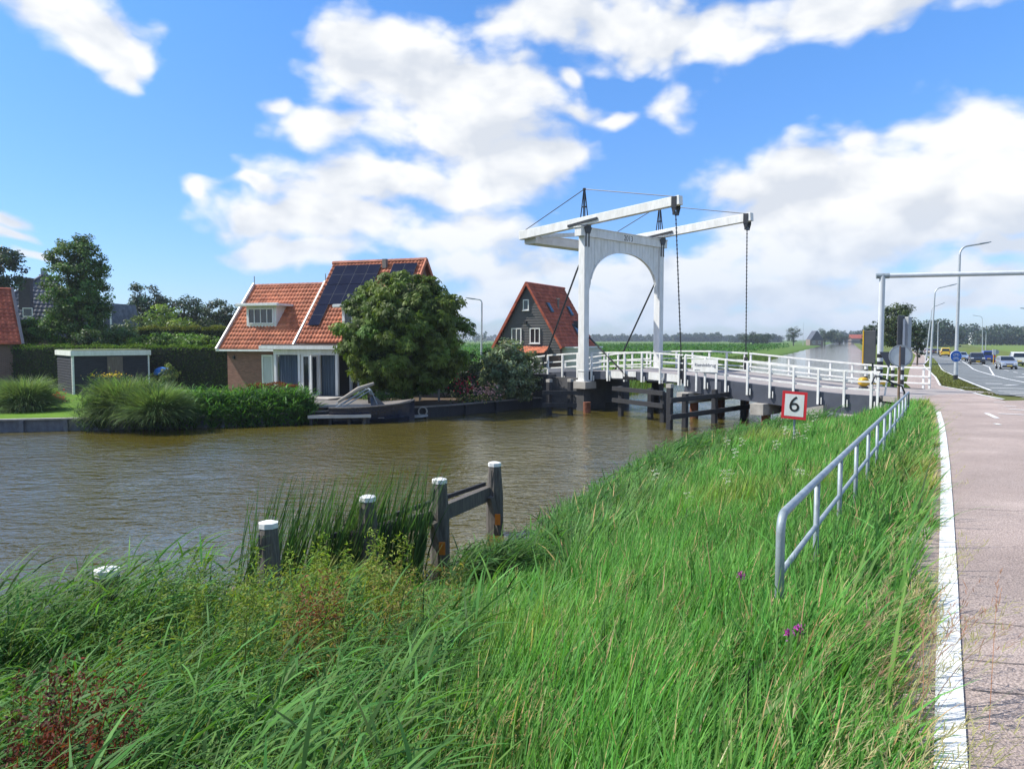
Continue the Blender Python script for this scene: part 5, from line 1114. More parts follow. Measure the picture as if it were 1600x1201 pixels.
V, Q, C = join(parts); o = npmesh('seed_head_grass', V, Q, C, M_BLADE); tag(o, 'straw coloured grass seed heads bending over the path edge', 'grass', kind='stuff')
# individual wild flowers
def umbel(p, h, label, col=(.55, .56, .47), r=.09, nf=70, cat='wild flower', grp=None):
    root = thing('cow_parsley', label, cat, tuple(p), grp); mb = MB(); q = Vector((h*.15, h*.05, h)); mb.tube([(0, 0, 0), q*.5, q], .007, 5); o = mb.build('stem', M_STEM, root)
    a = rng.random(nf)*6.28; rr_ = r*np.sqrt(rng.random(nf)); cc = rng.integers(0, 7, nf); ca = cc*.9; P = np.stack([r*.75*np.cos(ca)*(cc > 0), r*.75*np.sin(ca)*(cc > 0), .09*np.cos(cc*2.3)], 1)+np.stack([rr_*.38*np.cos(a), rr_*.38*np.sin(a), rng.normal(0, .008, nf)], 1)+np.array(q); V, Q, C = leaves(P, rng.normal(0, .5, (nf, 3))+np.array([0, -.5, .8]), .022, .02, vary(col, nf, .08, .03)); npmesh('blossom', V, Q, C, M_LEAF, root); return root
M_STEM = mat('green_stem', (.09, .13, .04), .7, .2, 5)
UL = 'cow parsley with flat white flower heads in the tall grass'
for px, py, Y in ((1135, 690, 18), (1150, 708, 16.5), (1142, 742, 14), (1134, 742, 14.2), (1160, 690, 18.5), (1258, 745, 11.5), (1252, 742, 11.7), (1024, 742, 15), (1228, 672, 19), (1262, 668, 19.2), (1245, 678, 18.4), (1258, 686, 18), (1272, 652, 20), (1215, 695, 17), (1080, 778, 12.5), (1140, 760, 13.2)):
    p = at(px, py, Y); z = zg1(p.x, p.y); umbel(Vector((p.x-.1, p.y, z)), max(.5, min(1.0, p.z-z)), UL, r=.085, nf=70, grp='cow parsley on the near bank')
for px, py, Y, lb in ((1226, 991, 3.75, 'single purple thistle flower in the grass near the path edge'), (1242, 984, 3.8, 'pink purple thistle leaning beside a purple one'), (1153, 900, 5.0, 'small dark purple flower deep in the grass')):
    p = at(px, py, Y); z = zg1(p.x, p.y); root = thing('thistle', lb, 'wild flower', (p.x, p.y, z)); h = max(.3, p.z-z); mb = MB(); mb.tube([(0, 0, 0), (.02, 0, h)], .006, 6); mb.build('stem', M_STEM, root)
    nf = 60; P = rng.normal(0, .011, (nf, 3))+np.array([.02, 0, h+.01]); V, Q, C = leaves(P, rng.normal(0, 1, (nf, 3)), .022, .008, vary((.42, .06, .38), nf, .2)); npmesh('blossom', V, Q, C, M_LEAF, root)
# reeds and leafy growth along the far bank
parts = []
def bankline(n, x0, x1, w0, w1):
    x = x0+(x1-x0)*rng.random(n); y = np.interp(x, LB[:, 0], LB[:, 1]); return x, y+w0+(w1-w0)*rng.random(n)
def far_leafy(X, Y, L, per, leafL, leafW, col):
    n = len(X); Z = np.where(inside(X, Y, CANAL), WATER, GARDEN); H1 = L*(.6+.55*rng.random(n)); i = np.repeat(np.arange(n), per); f = rng.random(len(i))
    P = np.stack([X[i], Y[i], Z[i]+H1[i]*f], 1)+rng.normal(0, .1, (len(i), 3)); a2 = rng.random(len(i))*6.28; c = vary(col, len(i), .3, .12)
    return blades(P, leafL*(.6+.7*rng.random(len(i))), leafW*(.7+.6*rng.random(len(i))), a2, .4+.6*rng.random(len(i)), .5+.8*rng.random(len(i)), c, K=3, tip=np.clip(c*1.3, 0, .6))
X, Y = bankline(900, -15.6, -9.2, -.5, 1.3); parts.append(far_leafy(X, Y, .98, 15, .40, .045, (.06, .15, .03)))
X, Y = bankline(120, -9.6, -8.7, -.3, .5); parts.append(far_leafy(X, Y, .7, 12, .4, .04, (.06, .15, .03)))
X, Y = bankline(260, -17.5, -14.5, -.6, .6); parts.append(far_leafy(X, Y, 1.5, 14, .5, .035, (.06, .12, .035)))
V, Q, C = join(parts); o = npmesh('far_bank_reeds', V, Q, C, M_BLADE); tag(o, 'leafy green reeds fringing the garden bank before the house', 'reeds', kind='stuff')
# rough grass on the far bank behind the bridge, maize, meadow tufts
parts = []
n = 16000; Yb = 46+110*rng.random(n)**1.6; Xb = -14.3+.4375*Yb-5.5*rng.random(n)**1.3+.2; Zb = zg(Xb, Yb); c = vary((.10, .16, .035), n, .3, .15); parts.append(blades(np.stack([Xb, Yb, Zb], 1), .55*(.6+.7*rng.random(n)), .03+.0006*Yb, rng.random(n)*6.28, .3*rng.random(n), .8*rng.random(n), c, K=2))
n = 7000; Yb = 34+90*rng.random(n)**1.4; Xb = np.interp(Yb, RB[12:, 1], RB[12:, 0])+.1+2.4*rng.random(n); c = vary((.11, .165, .03), n, .3, .15); parts.append(blades(np.stack([Xb, Yb, zg(Xb, Yb)], 1), .5*(.6+.7*rng.random(n)), .03+.0005*Yb, rng.random(n)*6.28, .3*rng.random(n), .8*rng.random(n), c, K=2))
V, Q, C = join(parts); o = npmesh('canal_side_grass', V, Q, C, M_BLADE); tag(o, 'rough grass on both canal banks beyond the bridge', 'grass', kind='stuff')
parts = []
n = 26000; Yb = 74+240*rng.random(n)**1.5; off = 9+120*rng.random(n); Xb = -14.3+.4375*Yb-off; row = np.round(Yb/1.2)*1.2; ok = (Yb > 82+off*.05); Xb, Yb = Xb[ok], row[ok]+rng.normal(0, .15, ok.sum()); n = len(Xb)
c = vary((.045, .125, .022), n, .25, .1); z0 = -1.65+1.5*rng.random(n); parts.append(blades(np.stack([Xb, Yb, z0], 1), 1.0*(.7+.5*rng.random(n)), .12+.0007*Yb, rng.random(n)*6.28, .3+.4*rng.random(n), 1.0+.6*rng.random(n), c, K=3))
V, Q, C = join(parts); o = npmesh('maize_field', V, Q, C, M_BLADE); tag(o, 'dark green maize standing in rows beyond the bridge', 'crop', kind='stuff')
# short turf on the road verge
n = 26000; pxs = 1440+130*rng.random(n); pys = 556+66*rng.random(n)**.8; VP_ = np.array([gnd(a, b) for a, b in zip(pxs, pys)])
poly = np.array([gnd(*p)[:2] for p in ((1432,557),(1444,557),(1451,562),(1443,571),(1452,580),(1463,591),(1470,604),(1500,609),(1535,618),(1560,618),(1528,605),(1500,593),(1478,580),(1466,568),(1459,560),(1448,556))])
ok = inside(VP_[:, 0], VP_[:, 1], poly); VP_ = VP_[ok]; n = len(VP_)
c = vary((.125, .13, .04), n, .3, .12); V, Q, C = blades(VP_, .035+.05*rng.random(n), .012+.0006*VP_[:, 1], rng.random(n)*6.28, .4*rng.random(n), .7*rng.random(n), c, K=2); o = npmesh('verge_turf', V, Q, C, M_BLADE); tag(o, 'short dry turf on the road verge', 'grass', kind='stuff')
# ------------------------------------------------------------------ gantry, signals, signs and lamps at the junction
Z3 = Vector((0, 0, 1))
gp_ = gnd(1374, 601); ga = at(1374, 431, gp_.y); gdir = Vector((6.3, -1.9, 0)).normalized()
gan = thing('height_gantry', 'grey tubular height gantry over the bridge approach on a banded pole', 'gantry', tuple(gp_))
g2 = gp_+gdir*9.6; zt = ga.z
M_GPAINT = mat('grey_white_paint', (.56, .60, .63), .4, .08, 2, col2=(.66, .69, .71))
for p in (gp_, g2):
    mb = MB(); mb.tube([Vector((p.x, p.y, p.z-.3)), Vector((p.x, p.y, zt))], .155, 16); po = lp(mb, 'pole', M_GPAINT, gan, smooth=False)
    mb = MB()
    for k in range(4): mb.tube([Vector((p.x, p.y, p.z+.25+.42*k)), Vector((p.x, p.y, p.z+.46+.42*k))], .16, 16)
    lp(mb, 'black_band', M_BLK, gan, po)
mb = MB(); a = Vector((gp_.x, gp_.y, zt)); mb.tube([a-gdir*.25, a+gdir*10], .13, 16); lp(mb, 'crossbar', M_GPAINT, gan)
mb = MB(); mb.tube([a-gdir*.32, a+gdir*.35], .15, 16); lp(mb, 'end_sleeve', M_GALV, gan)
def facing(c, yaw): # returns right, normal(front)
    return Vector((math.cos(yaw), math.sin(yaw), 0)), Vector((math.sin(yaw), -math.cos(yaw), 0))
M_YEL = mat('signal_yellow', (.58, .35, .02), .4, .1, 3); M_SBACK = mat('sign_back_grey', (.34, .37, .40), .5, .1, 3, metal=.3); M_BLUE = mat('traffic_blue', (.015, .13, .50), .4, .1, 4)
# yellow edged signal board beside the gantry pole (seen from behind, obliquely)
b0 = at(1362, 628, 31.5); c0 = at(1359, 542, 31.5); t1 = thing('traffic_signal', 'dark signal board with yellow edge on a thin pole at the bridge end', 'traffic light', (b0.x, b0.y, b0.z))
rt1, nf1 = facing(c0, math.radians(-38))
mb = MB(); mb.tube([Vector((b0.x, b0.y, b0.z-.3)), Vector((b0.x, b0.y, c0.z+.8))], .04, 8); lp(mb, 'pole', M_DGREY, t1)
mb = MB(); mb.box(c0, (.46, .07, 1.34), (rt1, nf1, Z3)); bd = lp(mb, 'backboard', M_DGREY, t1, bevel=.02)
mb = MB(); mb.box(c0-rt1*.25, (.05, .09, 1.38), (rt1, nf1, Z3)); lp(mb, 'yellow_edge', M_YEL, t1, bd)
mb = MB(); mb.box(c0-nf1*.12, (.26, .2, 1.0), (rt1, nf1, Z3)); lp(mb, 'signal_housing', M_BLACK, t1, bd, bevel=.02)
# second signal, grey back, on a black and white post
b1 = at(1409, 604, 33); c1 = at(1410, 520, 33); t2 = thing('traffic_signal', 'tall grey signal board on a black and white banded post by the path', 'traffic light', (b1.x, b1.y, b1.z))
rt2, nf2 = facing(c1, math.radians(30))
mb = MB(); mb.tube([Vector((b1.x, b1.y, b1.z-.3)), Vector((b1.x, b1.y, c1.z+.6))], .075, 10); po = lp(mb, 'pole', M_GPAINT, t2)
mb = MB()
for k in range(4): mb.tube([Vector((b1.x, b1.y, b1.z+.1+.42*k)), Vector((b1.x, b1.y, b1.z+.31+.42*k))], .08, 10)
lp(mb, 'black_band', M_BLK, t2, po)
mb = MB(); mb.box(c1-rt2*.1, (.5, .06, 1.5), (rt2, nf2, Z3)); bd = lp(mb, 'backboard', M_DGREY, t2, bevel=.03)
mb = MB(); mb.box(c1+rt2*.16+nf2*.14, (.24, .2, 1.35), (rt2, nf2, Z3)); lp(mb, 'signal_housing', M_SBACK, t2, bd, bevel=.02)
for k in range(3):
    mb = MB(); mb.lathe(c1-rt2*.15-nf2*.09+Z3*(.4-.4*k), [(.12, 0), (.12, .05), (.1, .05), (.1, .01)], 12, (rt2, Z3, nf2)); lp(mb, 'lens', M_BLACK, t2, bd)
# round sign seen from the back on a rusty post
b2 = at(1404, 622, 26.0); c2 = at(1407, 556, 26.0); rs_ = thing('round_sign', 'back of a round sign with a dark centre strip on a rusty post', 'sign', (b2.x, b2.y, b2.z))
rt3, nf3 = facing(c2, math.radians(-12))
mb = MB(); mb.lathe(c2, [(.34, 0), (.35, .02), (.33, .035)], 28, (rt3, Z3, nf3)); pl = lp(mb, 'plate', M_GPAINT, rs_)
mb = MB()
for k in range(28):
    a0 = 2*PI*k/28; a1 = 2*PI*(k+1)/28; mb.bar(c2+(rt3*math.cos(a0)+Z3*math.sin(a0))*.35+nf3*.03, c2+(rt3*math.cos(a1)+Z3*math.sin(a1))*.35+nf3*.03, .05, .03, up=tuple(nf3))
lp(mb, 'rim', M_SBACK, rs_, pl)
mb = MB(); mb.box(c2+nf3*.045+rt3*.06, (.14, .02, .6), (rt3, nf3, Z3)); lp(mb, 'mounting_strip', M_FASCIA, rs_, pl)
mb = MB(); mb.tube([Vector((b2.x, b2.y, b2.z-.6)), Vector((b2.x, b2.y, c2.z+.34))], .045, 8); lp(mb, 'post', mat('rusty_post', (.2, .13, .09), .8, .3, 4), rs_)
# give-way triangle from behind on a leaning white pole
b3 = at(1385, 618, 30); c3 = at(1388, 560, 30); tw_ = thing('give_way_sign', 'back of a pointing down triangle sign on a leaning white pole', 'sign', (b3.x, b3.y, b3.z))
rt4, nf4 = facing(c3, math.radians(-10))
mb = MB(); mb.prism([c3-rt4*.34+Z3*.26, c3+rt4*.34+Z3*.26, c3-Z3*.34], nf4*.03); lp(mb, 'plate', M_FASCIA, tw_)
mb = MB(); mb.tube([Vector((b3.x-.12, b3.y, b3.z-.5)), c3+Z3*.28-nf4*.05+rt4*.1], .035, 8); lp(mb, 'pole', M_WHITE2, tw_)
# low black guard rail at the rail end, yellow cover on the bridge
q = [at(x, y, 25.5) for x, y in ((1362, 600), (1367, 588), (1374, 588), (1398, 600), (1409, 603), (1413, 612), (1413, 628))]
mb = MB(); mb.tube([(p.x, p.y, p.z) for p in q], .03, 8); o_ = mb.build('guard_rail', M_BLACK, loc=tuple(q[-1])); tag(o_, 'bent black guard rail joining the bridge end to the handrail', 'rail')
yc = at(1353, 597, 34.0); yb = thing('barrier_drive', 'round yellow barrier drive cover behind the bridge railing', 'barrier drive', (yc.x, yc.y, yc.z-.4))
mb = MB(); mb.lathe(yc+Vector((0, .22, 0)), [(.05, -.2), (.16, -.19), (.21, -.14), (.21, .1), (.16, .15), (.05, .17)], 18, (Vector((1,0,0)), Vector((0,0,1)), Vector((0,-1,0)))); lp(mb, 'cover', M_YEL, yb, smooth=True)
mb = MB(); mb.box(yc+Vector((0, .22, -.45)), (.3, .3, .5)); lp(mb, 'pedestal', M_DGREY, yb); mb = MB(); mb.box(yc+Vector((.55, .2, -.06)), (.9, .1, .1)); lp(mb, 'arm_stub', M_YEL, yb)
# blue cycle route roundel is on the first lamp post
M_LAMP = mat('lamp_post_grey', (.44, .48, .51), .45, .1, 2, metal=.3, col2=(.55, .58, .6))
def lamp(base, top, tipxy, label, r=.085, band=True, Y=None, grp='street lamps along the road'):
    g0 = gnd(*base) if Y is None else at(base[0], base[1], Y); t = at(top[0], top[1], g0.y); tp = at(tipxy[0], tipxy[1], g0.y)
    root = thing('street_lamp', label, 'street lamp', tuple(g0), grp); h = t.z-g0.z; arm = tp-t; s = 1 if arm.x > 0 else -1; R_2 = min(abs(arm.x)*.45, .9)
    lean = (t.x-g0.x)
    pts = [g0+Z3*-.3, g0+Vector((lean*.5, 0, h*.5)), g0+Vector((lean, 0, h-R_2))]
    for k in range(1, 7): th = k/6*PI/2; pts.append(Vector((t.x+s*R_2*(1-math.cos(th)), t.y, t.z-R_2+R_2*math.sin(th))))
    pts.append(tp); n = len(pts); rs = [r, r*.8, r*.6]+[r*.5]*(n-3)
    mb = MB(); mb.tube(pts, rs, 10); lp(mb, 'pole', M_LAMP, root)
    mb = MB(); dv = (tp-pts[-2]).normalized(); mb.bar(tp-dv*.1, tp+dv*.75, .26, .10, w2=.16, h2=.06); lh = lp(mb, 'lamp_head', M_SBACK, root, bevel=.02)
    mb = MB(); mb.bar(tp+dv*.05-Z3*.055, tp+dv*.6-Z3*.045, .18, .03); lp(mb, 'lens', M_GPAINT, root, lh)
    if band: mb = MB(); mb.tube([g0+Z3*-.05, g0+Z3*.32], r*1.12, 10); lp(mb, 'base_sleeve', M_BLACK, root)
    return root, g0
l1, lg = lamp((1493, 593), (1500, 384), (1531, 381), 'tallest street lamp, carrying a blue round bicycle sign on its pole', .13)
c4_ = at(1493.5, 556.5, lg.y-.16); cs = thing('cycle_sign', 'blue round sign with white bicycle symbols on the tallest lamp post', 'sign', tuple(c4_)); ax = (Vector((1,0,0)), Z3, Vector((0,-1,0)))
mb = MB(); mb.lathe(c4_, [(.40, 0), (.40, .02), (.385, .03)], 28, ax); pl = lp(mb, 'plate', M_WHITE, cs); mb = MB(); mb.lathe(c4_, [(.375, .031), (.37, .036)], 28, ax); bl = lp(mb, 'blue_field', M_BLUE, cs, pl)
mb = MB()
for dz, s in ((.13, 1), (-.13, 1)):
    for dx in (-.13, .13):
        for k in range(14): a0 = 2*PI*k/14; a1 = 2*PI*(k+1)/14; cc = c4_+Vector((dx, -.04, dz-.03)); mb.bar(cc+Vector((math.cos(a0), 0, math.sin(a0)))*.07, cc+Vector((math.cos(a1), 0, math.sin(a1)))*.07, .02, .006, up=(0,-1,0))
    o2 = c4_+Vector((0, -.04, dz)); P4 = [(-.13, -.03), (-.05, .06), (.08, .06), (.13, -.03)]
    for a, b in ((0, 1), (1, 2), (2, 3)): mb.bar(o2+Vector((P4[a][0], 0, P4[a][1])), o2+Vector((P4[b][0], 0, P4[b][1])), .02, .006, up=(0,-1,0))
    mb.bar(o2+Vector((-.05, 0, .06)), o2+Vector((.0, 0, -.03)), .02, .006, up=(0,-1,0)); mb.bar(o2+Vector((.0, 0, -.03)), o2+Vector((.08, 0, .06)), .02, .006, up=(0,-1,0))
lp(mb, 'bicycle_symbol', M_WHITE, cs, pl)
lamp((1453, 580), (1461, 449), (1484, 446), 'second tallest street lamp, on the strip between path and road', .12)
lamp((1447, 563), (1456, 478), (1470, 475), 'third street lamp, just beyond the second one on the verge', .12)
lamp((1535, 551), (1535, 494), (1524, 493), 'thin street lamp across the road whose arm reaches toward the path', .11, False)
lamp((1465, 549), (1466, 502), (1474, 500), 'small distant street lamp beside the yellow van', .11, False, 150)
lamp((1444, 548), (1440, 508), (1447, 506), 'small distant street lamp above the queue of cars', .11, False, 170)
lamp((1641, 580), (1641, 484), (1604, 482), 'street lamp across the road of which only the head reaches into the picture', .11, False, 88)
lamp((1540, 545), (1541, 517), (1536, 516), 'tiny far street lamp at the meadow edge', .11, False, 230)
lamp((752, 560), (753, 468), (741, 467), 'street lamp with a short arm rising behind the chestnut tree', .10, False, 66, None)
bp2 = gnd(1552, 569); rsn = thing('road_sign', 'small white road sign on a yellow banded post at the far kerb', 'sign', tuple(bp2)); mb = MB(); mb.tube([bp2, bp2+Z3*1.9], .06, 8); lp(mb, 'post', M_YEL, rsn); mb = MB(); mb.box(bp2+Z3*1.75+Vector((0,-.08,0)), (.5, .05, .75)); lp(mb, 'plate', M_WHITE, rsn); mb = MB(); mb.lathe(bp2+Z3*1.75+Vector((.4,-.05,0)), [(.33, 0), (.33, .03)], 16, ax); lp(mb, 'round_plate', M_SBACK, rsn)
bp3 = gnd(1446, 565); mb = MB(); mb.tube([bp3, bp3+Z3*.95], .09, 8); mb.tube([bp3+Z3*.95, bp3+Z3*1.15], .05, 8); o_ = mb.build('verge_marker', M_WHITE2, loc=tuple(bp3)); tag(o_, 'short white marker post on the verge by the second lamp', 'post')
# ------------------------------------------------------------------ vehicles
M_TYRE = mat('tyre_rubber', (.015, .015, .016), .85, .2, 8); M_RIM = mat('alloy_rim', (.42, .43, .45), .35, .15, 8, metal=.8); M_CGLASS = glassmat('car_glass', (.012, .014, .017)); M_LIGHT = mat('headlamp', (.62, .65, .68), .12, .1, 8); M_TAIL = mat('tail_lamp', (.35, .01, .012), .25, .1, 8); M_PLATE = mat('yellow_plate', (.65, .45, .03), .5, .05, 8); M_PLASTIC = mat('black_plastic', (.02, .02, .022), .6, .2, 8)
def paint(n, c, met=.0): return mat(n, c, .28, .05, 2, metal=met, coat=.7)
PROF = {  # (x along length from rear 0 to front 1, z) lower body then greenhouse, metres fractions
 'hatch': dict(L=4.1, W=1.74, belt=[(0, .42), (.005, .92), (.03, 1.02), (.70, 1.0), (.76, .96), (.96, .76), (.995, .62), (1, .32)], cab=[(.015, .98), (.075, 1.42), (.22, 1.5), (.50, 1.48), (.74, .98)]),
 'suv': dict(L=4.6, W=1.88, belt=[(0, .48), (.005, 1.0), (.03, 1.1), (.70, 1.08), (.75, 1.05), (.955, .9), (.995, .72), (1, .38)], cab=[(.02, 1.06), (.09, 1.56), (.22, 1.66), (.52, 1.62), (.735, 1.06)]),
 'van': dict(L=4.4, W=1.82, belt=[(0, .42), (.0, 1.05), (.005, 1.12), (.80, 1.1), (.84, 1.06), (.965, .88), (.995, .68), (1, .34)], cab=[(.0, 1.08), (.02, 1.74), (.06, 1.82), (.62, 1.82), (.82, 1.08)]),
 'saloon': dict(L=4.5, W=1.78, belt=[(0, .42), (.005, .88), (.03, .98), (.18, 1.0), (.68, .98), (.75, .94), (.955, .74), (.995, .6), (1, .32)], cab=[(.13, .98), (.27, 1.38), (.38, 1.44), (.52, 1.42), (.72, .97)])}
def car(kind, name, label, pos, head, pm, group='cars and vans on the road'):
    d = PROF[kind]; L, Wd = d['L'], d['W']; f = Vector((head[0], head[1], 0)).normalized(); r = Vector((f.y, -f.x, 0)); pos = Vector(pos)+Z3*.036
    root = thing(name, label, 'van' if kind == 'van' else 'car', tuple(pos), group); o = pos-f*L/2
    def Q_(x, y, z): return o+f*(x*L)+r*y+Z3*z
    mb = MB(); zb = .24
    pr = [(0.01, zb)]+d['belt']+[(.985, zb)]
    cols = []
    for yk, sc, zz in ((-.5, 0, 1), (-.47, 1, 1), (.47, 1, 1), (.5, 0, 1)):
        ring = []
        for x, z in pr:
            xx = .5+(x-.5)*(1 if sc else .985); z2 = z if sc else min(z, z-.09 if z > .6 else z)
            taper = 1-.10*max(0, (abs(x-.5)-.36)/.14)
            ring.append(Q_(xx, yk*Wd*taper, z2))
        cols.append(ring)
    n = len(pr); b = len(mb.v); mb.v += [tuple(p) for c in cols for p in c]
    for k in range(3):
        for i in range(n): mb.f.append((b+k*n+i, b+k*n+(i+1) % n, b+(k+1)*n+(i+1) % n, b+(k+1)*n+i))
    mb.f.append(tuple(b+i for i in reversed(range(n)))); mb.f.append(tuple(b+3*n+i for i in range(n)))
    cb_ = d['cab']; b = len(mb.v); m_ = len(cb_); z0 = cb_[0][1]; zt = max(z for _, z in cb_)
    def tum(z): return .47-.085*(z-z0)/(zt-z0)
    for s in (-1, 1):
        for x, z in cb_: mb.v.append(tuple(Q_(x, s*tum(z)*Wd, z)))
    for i in range(m_-1): mb.f.append((b+i, b+i+1, b+m_+i+1, b+m_+i))
    mb.f.append(tuple(b+i for i in range(m_))); mb.f.append(tuple(b+m_+i for i in reversed(range(m_))))
    body = lp(mb, 'body', pm, root, bevel=.035)
    def panel(a, b2, ins, nm):   # glass pane between cab points a, b2 across the width
        mb = MB(); (xa, za), (xb, zb2) = cb_[a], cb_[b2]; dx, dz = xb-xa, zb2-za
        p0 = (xa+dx*.1, za+dz*.1); p1 = (xa+dx*.9, za+dz*.9); nn = Vector((0, 0, 0)); e = f*(dx*L)+Z3*dz; nn = e.cross(r).normalized(); nn = nn if nn.dot(Q_(xa, 0, za)-Q_(.45, 0, .9)) > 0 else -nn
        P = [Q_(p0[0], -tum(p0[1])*Wd+ins, p0[1]), Q_(p0[0], tum(p0[1])*Wd-ins, p0[1]), Q_(p1[0], tum(p1[1])*Wd-ins, p1[1]), Q_(p1[0], -tum(p1[1])*Wd+ins, p1[1])]
        mb.prism([q+nn*.012 for q in P], nn*.01); lp(mb, nm, M_CGLASS, root)
    panel(m_-2, m_-1, .1, 'windscreen'); 
    if kind != 'vanbox': panel(0, 1, .12, 'rear_window')
    for s in (-1, 1):
        xs = [(cb_[0][0]+.05 if kind != 'van' else .42, cb_[-1][0]-.045)]; z1 = z0+.06; z2 = zt-.1
        def xe(z, back):    # along the sloping pillars
            if back: (xa, za), (xb, zb2) = cb_[0], cb_[1]
            else: (xa, za), (xb, zb2) = cb_[-1], cb_[-2]
            return xa+(xb-xa)*min(1, (z-za)/(zb2-za))
        mb = MB()
        lo0 = .42 if kind == 'van' else xe(z1, True)+.03; lo1 = .42 if kind == 'van' else xe(z2, True)+.03; h0 = xe(z1, False)-.035; h1 = xe(z2, False)-.03
        mid0 = lo0+(h0-lo0)*.5; 
        for a0, a1, c0_, c1_ in ((lo0, mid0-.012, lo1, mid0-.012), (mid0+.012, h0, mid0+.012, h1)):
            P = [Q_(a0, s*(tum(z1)*Wd+.008), z1), Q_(a1, s*(tum(z1)*Wd+.008), z1), Q_(c1_, s*(tum(z2)*Wd+.008), z2), Q_(c0_, s*(tum(z2)*Wd+.008), z2)]; mb.prism(P, r*s*.008)
        lp(mb, 'side_window', M_CGLASS, root)
        for x in (.185, .80):
            c = Q_(x, s*(Wd*.5-.1), .31); mb = MB(); mb.lathe(c, [(.3, -.1), (.315, -.06), (.315, .07), (.29, .10), (.2, .105)], 18, (f, Z3, r*s)); wh = lp(mb, 'wheel', M_TYRE, root)
            mb = MB(); mb.lathe(c, [(.2, .1), (.19, .118), (.05, .125)], 14, (f, Z3, r*s)); lp(mb, 'rim', M_RIM, root, wh)
        mb = MB(); zz = d['belt'][-3][1]-.03 if kind != 'saloon' else .66; mb.box(Q_(.972, s*Wd*.36, zz), (.16, .34, .15), (f, r, Z3)); lp(mb, 'headlight', M_LIGHT, root, bevel=.02)
        mb = MB(); mb.box(Q_(.006, s*Wd*.42, .86 if kind != 'van' else .95), (.06, .2, .3), (f, r, Z3)); lp(mb, 'tail_light', M_TAIL, root)
        mb = MB(); mb.box(Q_(cb_[-1][0]-.06, s*(Wd*.5+.06), z0+.06), (.12, .16, .12), (f, r, Z3)); lp(mb, 'mirror', pm, root, bevel=.02)
    mb = MB(); mb.box(Q_(.985, 0, .38), (.14, Wd*.8, .2), (f, r, Z3)); mb.box(Q_(.985, 0, .62), (.1, Wd*.42, .12), (f, r, Z3)); lp(mb, 'front_grille', M_PLASTIC, root)
    mb = MB(); mb.box(Q_(.003, 0, .36), (.12, Wd*.9, .2), (f, r, Z3)); lp(mb, 'rear_bumper', M_PLASTIC, root)
    for x in (1.0, -.008):
        mb = MB(); mb.box(Q_(x+.006*(1 if x > .5 else 0), 0, .45 if x > .5 else .62), (.03, .5, .11), (f, r, Z3)); lp(mb, 'number_plate', M_PLATE, root)
    return root
def gc(px, py): p = gnd(px, py); return (p.x, p.y, p.z)
PS = paint('silver_paint', (.50, .52, .55), .6); PB = paint('black_paint', (.015, .017, .022)); PBL = paint('royal_blue_paint', (.03, .06, .30)); PW = paint('white_car_paint', (.74, .75, .75)); PY_ = paint('yellow_car_paint', (.75, .50, .02)); PG = paint('grey_car_paint', (.16, .17, .19), .5); PD = paint('dark_red_black_paint', (.04, .025, .03)); PLB = paint('pale_blue_paint', (.30, .38, .48), .4)
car('hatch', 'hatchback_car', 'silver hatchback coming toward the junction in front of the white van', gc(1572, 577), (-.4, -.92), PS)
car('suv', 'suv_car', 'black SUV waiting beside the royal blue van', gc(1526, 569), (-.46, -.89), PB)
car('van', 'delivery_van', 'royal blue van driving away behind the black SUV', gc(1542, 566), (.42, .9), PBL)
car('van', 'delivery_van', 'white van driving away behind the silver hatchback', gc(1589, 571), (.45, .9), PW)
car('van', 'delivery_van', 'yellow van driving away down the road', gc(1476, 557), (.42, .9), PY_)
car('hatch', 'hatchback_car', 'pale blue car half hidden by the round blue bicycle sign', gc(1502, 564), (-.4, -.92), PLB)
car('saloon', 'saloon_car', 'dark saloon ahead of the yellow van', gc(1461.5, 554.3), (.42, .9), PD)
car('hatch', 'hatchback_car', 'pinkish white hatchback in the queue beside the third lamp', gc(1449, 554), (.40, .9), paint('pearl_paint', (.62, .56, .56)))
car('suv', 'suv_car', 'grey SUV in the far queue', gc(1441.5, 553), (-.36, -.93), PG)
car('saloon', 'saloon_car', 'white saloon near the end of the far queue', gc(1434.5, 551), (-.38, -.92), PW)
car('hatch', 'hatchback_car', 'farthest white car of the queue', gc(1426, 549.2), (-.40, -.92), PW)
# ------------------------------------------------------------------ far bank edge, jetty, boat and garden things
M_SHEET = mat('grey_blue_timber', (.10, .115, .145), .75, .3, 2, bump=.4, stretch=(2, 2, 1), col2=(.16, .18, .21)); M_COPING = mat('pale_timber', (.30, .29, .26), .8, .25, 4, col2=(.42, .40, .36)); M_JET = mat('jetty_timber', (.13, .12, .11), .8, .3, 5, stretch=(2, 6, 1), col2=(.24, .22, .2))
def shoring(name, label, pts, zt, m, cop, post=1.6, pw=.16):
    r = thing(name, label, 'retaining wall', (pts[0][0], pts[0][1], WATER))
    for a, b in zip(pts[:-1], pts[1:]):
        a = Vector((a[0], a[1], 0)); b = Vector((b[0], b[1], 0)); d = (b-a).normalized(); nn = Vector((d.y, -d.x, 0))
        mb = MB(); mb.bar(a+Z3*((zt-3.2)/2), b+Z3*((zt-3.2)/2), .08, zt+3.2); lp(mb, 'sheeting', m, r)
        if cop: mb = MB(); mb.bar(a+nn*.02+Z3*(zt+.03), b+nn*.02+Z3*(zt+.03), .26, .06); lp(mb, 'coping', cop, r)
        k = int((b-a).length/post)
        for i in range(k):
            p = a+d*(post*(i+.5))+nn*.11; mb = MB(); mb.box(p+Z3*((zt-3)/2-.02), (pw, pw, zt+3), (d, nn, Z3)); lp(mb, 'post', m, r)
    return r
shoring('timber_bank', 'grey blue timber bank wall holding up the mown lawn', [(-60, 9.9), (-20.4, 30.5), (-13, 32.1), (-9.3, 33.5)], GARDEN+.02, M_SHEET, M_COPING)
